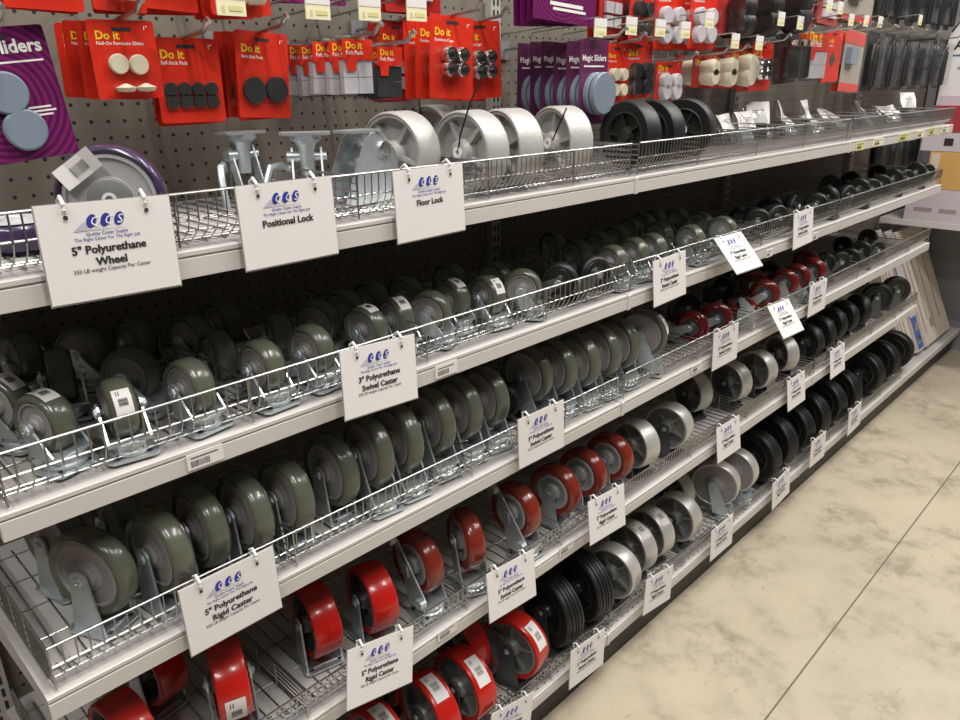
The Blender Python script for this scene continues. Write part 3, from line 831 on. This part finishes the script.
for i, (u, v, w_) in enumerate(((860, 146, .08), (878, 142, .10), (904, 137, .12), (920, 134, .10), (932, 131, .10), (945, 129, .10))):
    price_label(u, v, w_, .026, M_tagyel if i % 2 == 0 else M_tagpale, f'{ORD[i]} yellow price label along the far top shelf edge')

# ------------------------------------------------------------------ pegboard hooks and packs
def hook(x, z, yf, label):
    t = empty('peg_hook', label, 'hook', (x, PEG_Y-.002, z), group='peg hooks')
    L = PEG_Y-.002-yf
    b = MB(); b.tube([(0, 0, 0), (0, -L*.5, .006), (0, -L+.014, .016), (0, -L+.003, .027), (0, -L, .030), (0, -L-.006, .026)], .0034, 7); obj('prong', b.mesh('prong', M_wire, smooth=50), t)
    b = MB(); b.box(-.014, .014, -.004, 0, -.022, .018); obj('back_plate', b.mesh('back_plate', M_greyp), t)
def scan_hook(u, v, yf, label):
    p = on_y(u, v, yf)
    t = empty('scan_hook', label, 'hook', (p.x, PEG_Y-.002, p.z), group='scan hooks with price tags')
    L = PEG_Y-.002-yf
    b = MB(); b.tube([(0, 0, .0), (0, -L+.006, .02), (0, -L, .018)], .0022, 6); obj('arm', b.mesh('arm', M_wire, smooth=50), t)
    b = MB(); b.box(-.021, .021, -L-.002, -L, -.018, .018); tg = obj('price_tag', b.mesh('price_tag', M_tagpale), t)
    b = MB(); b.box(-.021, .021, -L-.0026, -L-.0021, .002, .018); obj('tag_header', b.mesh('tag_header', M_paper), tg)
    b = MB(); text_into(b, '$', .012, -.012, -.014, .01, y=-L-.0024); b.box(-.004, .016, -L-.0026, -L-.0022, -.012, -.006); obj('price_print', b.mesh('price_print', M_tagyel), tg)

def rrect(x0, x1, z0, z1, r, n=3):
    pts = []
    for cx, cz, a in ((x1-r, z0+r, -PI/2), (x1-r, z1-r, 0), (x0+r, z1-r, PI/2), (x0+r, z0+r, PI)):
        for k in range(n+1):
            t = a + PI/2*k/n; pts.append((cx+r*math.cos(t), cz+r*math.sin(t)))
    return pts
def disc_y(b, x, z, r, y0, y1, n=18, dome=0.):
    b.lathe([(y1, r*.96), (y0+dome, r), (y0, r*.9), (y0, .0003)], 'y', n, (x, 0, z))

def pack_parts(kind, w_, h_):
    """list of (name, mesh, parent index) ; origin top centre, facing -y"""
    P = []
    def card(m_, nm='card'):
        b = MB(); b.extrude_y(rrect(-w_/2, w_/2, -h_, 0, .004), -.0008, .0008); P.append((nm, b.mesh(nm, m_), None))
        b = MB(); b.box(-w_*.14, w_*.14, -.0012, -.0009, -.014, -.009); P.append(('euro_slot', b.mesh('euro_slot', M_ink), None))
    def brand(sub, size=None):
        sz = size or w_*.165
        b = MB(); text_into(b, 'Do it', sz, -w_*.40, -h_*.24, .03, 'LEFT', y=-.0012); P.append(('brand_lettering', b.mesh('brand_lettering', M_yellow), None))
        b = MB(); text_into(b, sub, sz*.42, -w_*.40, -h_*.31, .012, 'LEFT', y=-.0012); text_into(b, '1"', sz*.5, w_*.36, -h_*.12, .02, y=-.0012); P.append(('subtitle', b.mesh('subtitle', M_whiteink), None))
    def blister(x0, x1, z0, z1, d):
        b = MB(); vs = [(x0, -.001, z0), (x1, -.001, z0), (x1, -.001, z1), (x0, -.001, z1)]; i = .004
        vs += [(x0+i, -d, z0+i), (x1-i, -d, z0+i), (x1-i, -d, z1-i), (x0+i, -d, z1-i)]
        b.add(vs, [(4, 5, 6, 7), (0, 1, 5, 4), (1, 2, 6, 5), (2, 3, 7, 6), (3, 0, 4, 7)]); P.append(('blister', b.mesh('blister', M_blister), None))
    def each(nm, m_, fn, items):
        for it in items:
            b = MB(); fn(b, *it); P.append((nm, b.mesh(nm, m_, smooth=40), None))
    if kind == 'glide':
        card(M_redcard); brand('Nail-On Furniture Glides')
        each('glide', M_cream, lambda b, x, z: disc_y(b, x, z, w_*.15, -.010, -.002, dome=.003), [(-w_*.14, -h_*.55), (w_*.16, -h_*.56)])
        each('glide', M_cream, lambda b, x, z: b.lathe([(-.012, .0003), (-.011, w_*.12), (-.006, w_*.155), (-.004, w_*.1), (-.001, .002)], 'z', 16, (x, -.012, z)), [(-w_*.12, -h_*.79), (w_*.19, -h_*.79)])
        blister(-w_*.36, w_*.40, -h_*.93, -h_*.36, .03)
    elif kind == 'dots':
        card(M_redcard); brand('Self-Stick Pads')
        each('felt_dot', M_felt, lambda b, x, z: disc_y(b, x, z, w_*.098, -.006, -.001, 14), [(w_*(-.31+.205*i), -h_*(.60+.145*j)) for i in range(4) for j in range(2)])
        blister(-w_*.43, w_*.43, -h_*.84, -h_*.51, .008)
    elif kind == 'discs':
        card(M_redcard); brand('Anti-Skid Pads')
        each('pad', M_felt, lambda b, x, z: disc_y(b, x, z, w_*.205, -.008, -.001, 20), [(-w_*.22, -h_*.68), (w_*.21, -h_*.66)])
        blister(-w_*.44, w_*.44, -h_*.88, -h_*.48, .011)
    elif kind == 'plain':
        card(M_redcard2); brand('Furniture Pads'); blister(-w_*.36, w_*.36, -h_*.9, -h_*.42, .012)
        each('pad', M_wfelt, lambda b, x, z: b.box(x-w_*.14, x+w_*.14, -.008, -.001, z-h_*.08, z+h_*.08), [(-w_*.17, -h_*.57), (w_*.17, -h_*.57), (-w_*.17, -h_*.77), (w_*.17, -h_*.77)])
    elif kind == 'cups':
        card(M_redcard2 if w_ < .085 else M_redcard); brand('Furniture Cups')
        each('caster_cup', M_chrome, lambda b, x, z: b.lathe([(-.022, .0003), (-.022, w_*.11), (-.016, w_*.135), (-.002, w_*.12)], 'y', 14, (x, 0, z)), [(w_*(-.16+.28*i), -h_*(.46+.18*j)) for i in range(2) for j in range(2)])
        each('stem', M_black, lambda b, x, z: b.lathe([(-.03, .0003), (-.03, w_*.05), (-.02, w_*.07), (-.02, w_*.1)], 'y', 10, (x, 0, z)), [(w_*(-.16+.28*i), -h_*(.46+.18*j)) for i in range(2) for j in range(2)])
        blister(-w_*.36, w_*.36, -h_*.74, -h_*.34, .034)
    elif kind in ('pads_cream', 'pads_black', 'pads_white'):
        card(M_redcard); brand('Furniture Pads')
        mm = {'pads_cream': M_cream, 'pads_black': M_black, 'pads_white': M_wfelt}[kind]
        each('pad', mm, lambda b, x, z: disc_y(b, x, z, w_*.175, -.018, -.001, 14, .004), [(-w_*.21, -h_*.52), (w_*.21, -h_*.52), (-w_*.21, -h_*.78), (w_*.21, -h_*.78)])
        blister(-w_*.43, w_*.43, -h_*.94, -h_*.38, .024)
    elif kind == 'tubes':
        card(M_redcard2); brand('Leg Tips')
        each('leg_tip', M_cream, lambda b, x, z: b.lathe([(-.045, .0003), (-.045, w_*.2), (-.035, w_*.24), (-.002, w_*.2)], 'y', 14, (x, 0, z)), [(0, -h_*.40), (0, -h_*.68)])
        blister(-w_*.4, w_*.4, -h_*.9, -h_*.25, .05)
    elif kind == 'diamond':
        card(M_redcard); brand('Felt Blanket')
        b = MB(); b.add([(0, -.0014, -h_*.72), (w_*.2, -.0014, -h_*.56), (0, -.0014, -h_*.40), (-w_*.2, -.0014, -h_*.56)], [(0, 1, 2, 3)]); P.append(('diamond_window', b.mesh('diamond_window', mat('green_felt', (.05, .07, .03), .9)), None))
    elif kind == 'greyred':
        card(mat('taupe_card', (.36, .32, .27), .5)); b = MB(); b.box(-w_*.5, w_*.5, -.0016, -.0009, -h_*.22, -h_*.02); P.append(('red_header', b.mesh('red_header', M_redcard), None))
        b = MB(); b.box(-w_*.5, w_*.5, -.0016, -.0009, -h_*.99, -h_*.86); P.append(('red_footer', b.mesh('red_footer', M_redcard), None))
        each('slider', M_slate, lambda b, x, z: b.box(x-w_*.18, x+w_*.18, -.02, -.001, z-h_*.13, z+h_*.13), [(-w_*.2, -h_*.42)])
    elif kind in ('clear_white', 'clear_black'):
        b = MB(); b.extrude_y(rrect(-w_/2, w_/2, -h_, .008, .004), -.0005, .0005); P.append(('backing_film', b.mesh('backing_film', M_blister), None))
        mm = M_wfelt if kind == 'clear_white' else M_felt
        each('felt_block', mm, lambda b, x, z: b.box(x-w_*.225, x+w_*.225, -.012, -.001, z-h_*.14, z+h_*.14), [(-w_*.235, -h_*.80), (w_*.235, -h_*.80), (-w_*.235, -h_*.51), (w_*.235, -h_*.51)])
        b = MB(); b.extrude_y([(-w_*.48, -h_*.36), (-w_*.48, -.001), (w_*.48, -.001), (w_*.48, -h_*.36), (-w_*.05, -h_*.36), (-w_*.08, -h_*.55), (-w_*.36, -h_*.55), (-w_*.40, -h_*.36)], -.0145, -.0138); P.append(('red_header', b.mesh('red_header', M_redcard), None))
        b = MB(); text_into(b, 'Do it', w_*.24, -w_*.38, -h_*.17, .03, 'LEFT', y=-.0149); P.append(('brand_lettering', b.mesh('brand_lettering', M_yellow), None))
        b = MB(); text_into(b, 'Felt Pads', w_*.15, -w_*.38, -h_*.27, .01, 'LEFT', y=-.0149); P.append(('subtitle', b.mesh('subtitle', M_whiteink), None))
        b = MB(); b.box(-w_*.5, w_*.5, -.0135, -.0012, -h_*.97, -h_*.005); P.append(('plastic_case', b.mesh('plastic_case', M_blister), None))
    elif kind == 'slider':
        card(M_purpcard)
        b = MB(); text_into(b, 'Sliders', w_*.175, w_*.44, -h_*.19, .03, 'RIGHT', y=-.0013); P.append(('brand_lettering', b.mesh('brand_lettering', M_whiteink), None))
        b = MB(); b.box(-w_*.45, w_*.42, -.0013, -.0009, -h_*.265, -h_*.25)
        for k in range(3): b.box(w_*.14, w_*(.36+.04*(k % 2)), -.0013, -.0009, -h_*(.615+.03*k), -h_*(.60+.03*k))
        P.append(('small_print', b.mesh('small_print', M_whiteink), None))
        each('slider_disc', M_slate, lambda b, x, z: disc_y(b, x, z, w_*.205, -.014, -.001, 32, .003), [(-w_*.03, -h_*.475), (w_*.04, -h_*.76)])
    elif kind == 'magic':
        card(M_purpdark)
        b = MB(); text_into(b, 'Magic Sliders', w_*.165, 0, -h_*.24, .02, y=-.0013); P.append(('brand_lettering', b.mesh('brand_lettering', M_whiteink), None))
        b = MB(); b.box(-w_*.36, w_*.36, -.0013, -.0009, -h_*.315, -h_*.295); P.append(('small_print', b.mesh('small_print', M_whiteink), None))
        each('slider_disc', M_slate, lambda b, x, z, y0, y1: b.lathe([(y0, .0003), (y0, w_*.40), (y0+.002, w_*.42), (y1, w_*.42), (y1, .0003)], 'y', 32, (x, 0, z)), [(w_*.03, -h_*.63, -.013, -.002), (w_*.06, -h_*.63, -.028, -.017)])
    elif kind == 'purplebox':
        card(M_purpcard); b = MB(); text_into(b, 'Magic Sliders', w_*.12, 0, -h_*.55, .02, y=-.0013); b.box(-w_*.25, w_*.28, -.0013, -.0009, -h_*.83, -h_*.79); b.box(-w_*.2, w_*.33, -.0013, -.0009, -h_*.88, -h_*.85); P.append(('small_print', b.mesh('small_print', M_whiteink), None))
        each('slider_disc', M_slate, lambda b, x, z: disc_y(b, x, z, w_*.25, -.014, -.001, 24, .003), [(w_*.1, -h_*.3)])
    elif kind == 'clam':      # dark clamshell with chrome
        b = MB(); b.extrude_y(rrect(-w_/2, w_/2, -h_, 0, .005), -.0008, .0008); P.append(('backing_card', b.mesh('backing_card', M_panel), None))
        each('black_stem', M_darkbox, lambda b, x, z: b.lathe([(-h_*.36, .0004), (-h_*.36, w_*.13), (-h_*.32, w_*.16), (h_*.30, w_*.16), (h_*.34, w_*.1), (h_*.34, .0004)], 'z', 12, (x, -w_*.2, z)), [(-w_*.22, -h_*.55), (w_*.2, -h_*.57)])
        each('chrome_cap', M_chrome, lambda b, x, z: b.lathe([(-.008, .0004), (-.008, w_*.10), (.008, w_*.12), (.012, .0004)], 'z', 12, (x, -w_*.22, z)), [(-w_*.22, -h_*.17), (w_*.2, -h_*.19)])
        blister(-w_*.45, w_*.45, -h_*.95, -h_*.08, w_*.55)
    elif kind == 'redclam':
        card(M_redcard2); 
        each('small_wheel', M_black, lambda b, x, z: b.lathe([(-w_*.2, .0004), (-w_*.2, w_*.2), (-w_*.14, w_*.26), (w_*.14, w_*.26), (w_*.2, w_*.2), (w_*.2, .0004)], 'x', 16, (x, -w_*.27, z)), [(0, -h_*.55), (0, -h_*.83)])
        blister(-w_*.42, w_*.42, -h_*.97, -h_*.35, w_*.55)
    return P

def stack(kind, x, z, y, w_, h_, n, dy, desc, hk=True, hdesc=None, over=.075, wob=3., roll=0.):
    P = pack_parts(kind, w_, h_)
    for i in range(n):
        lab = desc if n == 1 else (f'{desc}, frontmost on its hook' if i == 0 else f'{desc}, {ORD[i]} from the front on its hook')
        t = empty('blister_pack' if kind not in ('slider', 'magic', 'purplebox') else 'slider_pack', lab, 'pack', (x + (random.uniform(-.003, .003) if i else 0), y + i*dy, z + (random.uniform(-.004, .002) if i else 0)),
                  (0, math.radians(roll + random.uniform(-wob, wob)), math.radians(random.uniform(-3, 3))), 'hanging blister packs')
        for nm, me, _ in P: obj(nm, me, t)
    if hk: hook(x, z-.0095, y-over, f'steel peg hook holding the {hdesc or desc}')
def stack_px(kind, TL, TR, BL, y, n, dy, desc, **k):
    a = on_y(*TL, y); c = on_y(*TR, y); d = on_y(*BL, y)
    stack(kind, (a.x+c.x)/2, (a.z+c.z)/2, y, c.x-a.x, a.z-d.z, n, dy, desc, **k)
stack('slider', .160, 1.556, .25, .125, .158, 1, .01, 'purple slider pack with ringed print and two slate discs', hdesc='ringed purple slider pack', wob=0., roll=-6)
stack_px('glide', (85, 22), (151, 18), (101, 103), .23, 4, .040, 'red card of cream nail-on glides')
stack_px('dots', (150, 40), (216, 36), (158, 127), .25, 3, .013, 'red card of eight black felt dots')
stack_px('discs', (233, 33), (287, 31), (240, 121), .25, 5, .016, 'red card of two large black pads')
stack_px('clear_white', (336, 38), (367, 40), (338, 97), .2, 5, .042, 'clear case of white felt blocks with red header')
stack_px('clear_black', (371, 46), (397, 47), (373, 100), .2, 3, .024, 'clear case of black felt blocks with red header')
stack_px('plain', (378, 20), (412, 22), (382, 101), .29, 3, .015, 'deep red card behind the clear cases')
stack_px('cups', (430, 17), (473, 15), (430, 102), .19, 3, .038, 'red card of chrome cups')
stack_px('cups', (458, 21), (499, 21), (460, 101), .29, 2, .038, 'narrower red card of black and chrome cups')
stack_px('magic', (580, 40), (609, 40), (575, 126), .15, 6, .034, 'dark purple slider pack with thick slate discs')
stack_px('pads_cream', (607, 44), (627, 43), (607, 104), .25, 2, .026, 'red card of cream pads beside the sliders')
stack_px('pads_black', (626, 42), (653, 41), (626, 100), .25, 2, .026, 'red card of black pads')
stack_px('pads_white', (657, 62), (681, 61), (657, 101), .24, 1, .02, 'small red card of white pads above the black wheels')
stack_px('tubes', (694, 56), (712, 55), (694, 88), .24, 2, .055, 'red card of cream leg tips, left of three')
stack_px('tubes', (712, 54), (731, 52), (712, 90), .24, 2, .055, 'red card of cream leg tips, middle of three')
stack_px('tubes', (731, 50), (752, 47), (731, 91), .24, 2, .055, 'red card of cream leg tips, right of three')
stack_px('cups', (753, 44), (774, 42), (753, 92), .2, 2, .04, 'deep red card of brassy cups')
stack_px('clam', (776, 36), (800, 33), (776, 86), .2, 2, .12, 'dark clamshell between the red cards')
stack_px('clear_white', (804, 35), (826, 33), (804, 83), .2, 2, .024, 'clear case of white blocks far along the board')
stack_px('diamond', (828, 31), (843, 30), (828, 83), .2, 2, .01, 'bright red card with dark diamond window')
stack_px('greyred', (846, 32), (868, 30), (846, 94), .2, 2, .024, 'grey card with red header and footer')
# upper row: only the lower edges of these packs show
def stack_b(kind, BL, BR, y, h_, n, dy, desc, **k):
    a = on_y(*BL, y); c = on_y(*BR, y)
    stack(kind, (a.x+c.x)/2, (a.z+c.z)/2+h_, y, c.x-a.x, h_, n, dy, desc, **k)
stack_b('dots', (8, 11), (86, 9), .22, .12, 3, .013, 'red card cut off at the upper left corner')
stack_b('glide', (98, 13), (150, 11), .22, .12, 2, .026, 'upper red card over the cream glides')
stack_b('discs', (150, 11), (202, 11), .22, .12, 3, .013, 'upper red card over the felt dots')
stack_b('glide', (210, 17), (270, 14), .20, .12, 3, .026, 'upper red card over the two black pads')
stack_b('purplebox', (275, 6), (345, 2), .26, .15, 2, .018, 'upper purple card over the clear cases')
stack_b('plain', (385, 14), (440, 12), .27, .14, 2, .015, 'upper red card over the black felt blocks', hk=True)
stack_b('purplebox', (536, 20), (596, 26), .16, .17, 4, .02, 'upper purple card over the slider stack')
stack_b('plain', (598, 38), (624, 38), .25, .15, 3, .015, 'upper red card right of the purple one')
stack_b('pads_black', (628, 44), (650, 44), .23, .16, 2, .026, 'upper red card with a dark window')
stack_b('pads_white', (653, 50), (680, 49), .23, .16, 2, .026, 'upper red card with pale pads')
stack_b('pads_white', (688, 50), (712, 48), .2, .16, 2, .026, 'upper red card over the leg tips')
stack_b('redclam', (714, 36), (738, 34), .22, .15, 2, .11, 'deep red pack of black wheels, left of three')
stack_b('redclam', (740, 34), (764, 31), .22, .15, 2, .11, 'deep red pack of black wheels, middle of three')
stack_b('redclam', (766, 30), (790, 27), .22, .15, 2, .11, 'deep red pack of black wheels, right of three')
stack_b('plain', (792, 28), (812, 26), .24, .15, 2, .02, 'upper deep red card past the black wheels')
stack_b('plain', (815, 26), (838, 24), .24, .15, 2, .02, 'upper deep red card above the diamond card')
stack_b('greyred', (842, 24), (870, 20), .24, .15, 2, .03, 'upper grey and red card at the far end')
for i, (u, v) in enumerate(((230, 1), (317, 6), (369, 8), (416, 9), (600, 28), (631, 26), (660, 28), (685, 30), (709, 20), (735, 41), (759, 43), (781, 19), (800, 23), (829, 6), (840, 8), (851, 20), (866, 21), (880, 22), (920, 20))):
    scan_hook(u, v, .13, f'{ORD[i]} scan hook with yellow price tag from the left')

# far dark clamshells on the pegboard of the last section
n = 0
for row, (zt, hh) in enumerate(((1.66, .22), (1.92, .22))):
    for k in range(11):
        x = 3.22 + k*.098
        stack('clam', x, zt,   .24 + .02*(k % 2), .088, hh, 1, .05, f'{ORD[k]} dark clamshell pack in the {"lower" if row == 0 else "upper"} far row', hk=True)
        n += 1
for k in range(6):
    x = 3.74 + k*.12
    stack('clam', x, 1.235, .33, .09, .17, 1, .05, f'{ORD[k]} dark clamshell pack under the top shelf end')

# poly bags on the far part of the top shelf
M_print0 = mat('faint_print', (.3, .3, .3), .6)
def poly_bag(u, v, w_, h_, yaw, lean, label, inner):
    p = on_y(u, v, .2)
    t = empty('poly_bag', label, 'bag', (p.x, p.y, DECK[1]+.006), (math.radians(lean), 0, math.radians(yaw)), 'poly bags on the top shelf')
    b = MB(); n = 6; vs = []; fs = []
    for sgn in (-1, 1):
        for i in range(n+1):
            for j in range(n+1):
                a, c = i/n, j/n
                d = .016*math.sin(PI*a)*math.sin(PI*c)*sgn + random.uniform(-.002, .002)*(0 < i < n and 0 < j < n)
                vs.append(((a-.5)*w_, d, c*h_))
        o = 0 if sgn < 0 else (n+1)**2
        for i in range(n):
            for j in range(n):
                q = o + i*(n+1)+j; fs.append((q, q+1, q+n+2, q+n+1))
    b.add(vs, fs); obj('film', b.mesh('film', M_bag, smooth=50), t)
    b = MB(); cr = [((a-.5)*w_*.9, -.004 - random.uniform(0, .012), h_*(.42+.55*c)) for a in (0, .33, .66, 1) for c in (0, .5, 1)]
    b.add(cr, [(3*i_+j_, 3*i_+j_+3, 3*i_+j_+4, 3*i_+j_+1) for i_ in range(3) for j_ in range(2)]); c_ = obj('header_card', b.mesh('header_card', mat('bag_paper', (.76, .74, .71), .5)), t)
    b = MB(); b.box(-w_*.3, w_*.2, -.018, -.0175, h_*.72, h_*.75); obj('print', b.mesh('print', M_print0), c_)
    b = MB(); b.bbox(-w_*.3, w_*.3, -.008, .008, h_*.08, h_*.45, .003); obj('hardware', b.mesh('hardware', inner), t)
for i in range(15):
    u = 737 + i*12.5; v = 115 - i*.65
    poly_bag(u, v, random.uniform(.085, .11), random.uniform(.09, .13), random.uniform(-35, 35), random.choice((-60, -35, -45, -20, -50)), f'{ORD[i]} clear poly bag with white header from the left', M_zinc if i % 2 else M_darkbox)

# ------------------------------------------------------------------ far end: rack, cartons, boxes
def carton(name, x0, x1, y0, y1, z0, z1, m_, label, lean=0., prints=(), cat='box'):
    t = empty(name, label, cat, ((x0+x1)/2, y0, z0 + (y1-y0)*math.sin(math.radians(lean))), (math.radians(-lean), 0, 0))
    hx = (x1-x0)/2
    b = MB(); b.bbox(-hx, hx, 0, y1-y0, 0, z1-z0, .003); bd = obj('carton_body', b.mesh('carton_body', m_), t)
    for (a0, a1, c0, c1, pm, side) in prints:
        b = MB()
        if side == 'y': b.box(-hx+a0*2*hx, -hx+a1*2*hx, -.001, .0005, c0*(z1-z0), c1*(z1-z0))
        else: b.box(-hx-.001, -hx+.0005, a0*(y1-y0), a1*(y1-y0), c0*(z1-z0), c1*(z1-z0))
        obj('printed_panel', b.mesh('printed_panel', pm), t)
    return t
M_print = mat('grey_print', (.30, .26, .25), .6)
carton('leaning_carton', 3.84, 4.02, .045, .105, .136, .80, M_beigebox, 'narrow beige carton leaning on the bottom shelf past the black tyres', 24, [(.12, .2, .1, .8, M_print, 'y'), (.35, .42, .2, .9, M_print, 'y'), (.62, .68, .15, .7, M_print, 'y')])
carton('leaning_carton', 4.03, 4.14, .035, .095, .136, .78, M_lilac, 'slim white carton with blue print between the leaning cartons', 24, [(.1, .9, .02, .28, M_bluebox, 'y'), (.2, .8, .06, .12, M_paper, 'y'), (.2, .8, .16, .23, M_paper, 'y'), (.0, .1, .28, .98, M_bluebox, 'y')])
carton('leaning_carton', 4.16, 4.60, .03, .09, .136, .76, M_beigebox, 'wide beige carton leaning beyond the blue print', 24, [(.08, .12, .1, .9, M_print, 'y'), (.25, .28, .2, .95, M_print, 'y'), (.45, .48, .1, .8, M_print, 'y'), (.7, .74, .15, .9, M_print, 'y'), (.3, .42, .12, .2, M_print, 'y')])
# end rack facing the aisle walker
b = MB(); b.box(4.72, 4.76, -.55, .40, 0, 2.3); pan = struct('wall_end', b.mesh('wall_end', mat('grey_end_panel', (.22, .22, .23), .5)))
t = empty('end_shelf', 'white board shelf carrying the boxes at the far right', 'shelf', (4.2, 0, .80)); 
b = MB(); b.bbox(0, .50, -.5, .38, -.02, 0, .003); obj('board', b.mesh('board', M_white), t)
b = MB(); b.bbox(-.004, 0, -.5, .38, -.03, -.001, .001); obj('front_edge', b.mesh('front_edge', M_white), t)
def xbox(y0, y1, z0, z1, m_, label, prints, x0=4.2, x1=4.5):
    t = empty('boxed_product', label, 'box', (x0, y0, z0))
    b = MB(); b.bbox(0, x1-x0, 0, y1-y0, 0, z1-z0, .003); obj('carton_body', b.mesh('carton_body', m_), t)
    for (a0, a1, c0, c1, pm) in prints:
        b = MB(); b.box(-.001, .0005, a0*(y1-y0), a1*(y1-y0), c0*(z1-z0), c1*(z1-z0)); obj('printed_panel', b.mesh('printed_panel', pm), t)
xbox(-.25, .27, .80, .962, M_lilac, 'pale lilac box with dark print at the right edge', [(.92, .76, .3, .42, M_print), (.70, .55, .3, .42, M_print), (.5, .42, .35, .8, M_ink), (.36, .2, .3, .4, M_print)])
xbox(-.25, .20, .964, 1.145, M_orange, 'orange box stacked on the lilac box', [(.98, .9, .05, .95, M_beigebox), (.6, .55, .1, .9, M_redbox)])
xbox(-.25, .25, 1.147, 1.235, M_lilac, 'flat pale box between the orange and red boxes', [(.8, .72, .3, .7, M_ink), (.62, .5, .2, .8, M_paper), (.58, .54, .35, .65, M_ink)])
xbox(-.25, .22, 1.237, 1.36, M_redbox, 'dull red box below the white display board', [(.5, .1, .4, .5, M_whiteink)])
t = empty('display_board', 'white display board with black edge at the upper right', 'board', (4.26, 0, 1.36), group=None)
poly = [(-.5, 0), (.232, 0), (.234, .31), (.150, .45), (-.5, .45)]
b = MB(); b.extrude_x(poly, 0, .02); obj('panel', b.mesh('panel', M_paper), t)
b = MB(); b.tube([(-.002, .236, 0), (-.002, .236, .312), (-.002, .150, .453), (-.002, -.5, .453)], .006, 5); obj('edge_trim', b.mesh('edge_trim', M_kick), t)
b = MB()
def text_x(b, s, size, y, z):
    q = MB(); text_into(q, s, size, 0, 0, .03, 'LEFT'); b.add([(-.0012, y - vx, z + vz) for vx, vy, vz in q.v], q.f)
text_x(b, 'A', .06, .20, .255); obj('board_lettering', b.mesh('board_lettering', M_ink), t)
b = MB(); b.box(-.0015, 0, -.5, .20, .225, .232); obj('blue_rule', b.mesh('blue_rule', M_bluebox), t)
b = MB(); b.box(-.0015, 0, .0, .17, .165, .178); b.box(-.0015, 0, -.1, .13, .09, .10); obj('small_print', b.mesh('small_print', M_print), t)
b = MB(); b.box(-.0012, 0, -.5, .225, .0, .045); obj('grey_band', b.mesh('grey_band', M_lilac), t)
# black bar closing the pegboard run
t = empty('end_bar', 'black bar standing out from the pegboard at the far end', 'bar', (3.70, .14, 1.645))
b = MB(); b.rod((0, 0, 0), (0, .268, -.012), .005, 8); obj('bar', b.mesh('bar', M_kick), t)
b = MB(); b.box(-.012, .012, .262, .268, -.03, .01); obj('back_plate', b.mesh('back_plate', M_greyp), t)
# slatted white rack low at the right edge
t = empty('slat_rack', 'white slatted rack low at the right edge', 'rack', (4.64, -.5, .16))
for k in range(12):
    b = MB(); b.box(0, .03, 0, .47, k*.05, k*.05+.03); obj('slat', b.mesh('slat', M_white), t)
for yy in (0.02, .43):
    b = MB(); b.box(.03, .05, yy, yy+.02, -.16, .60); obj('upright', b.mesh('upright', M_white), t)
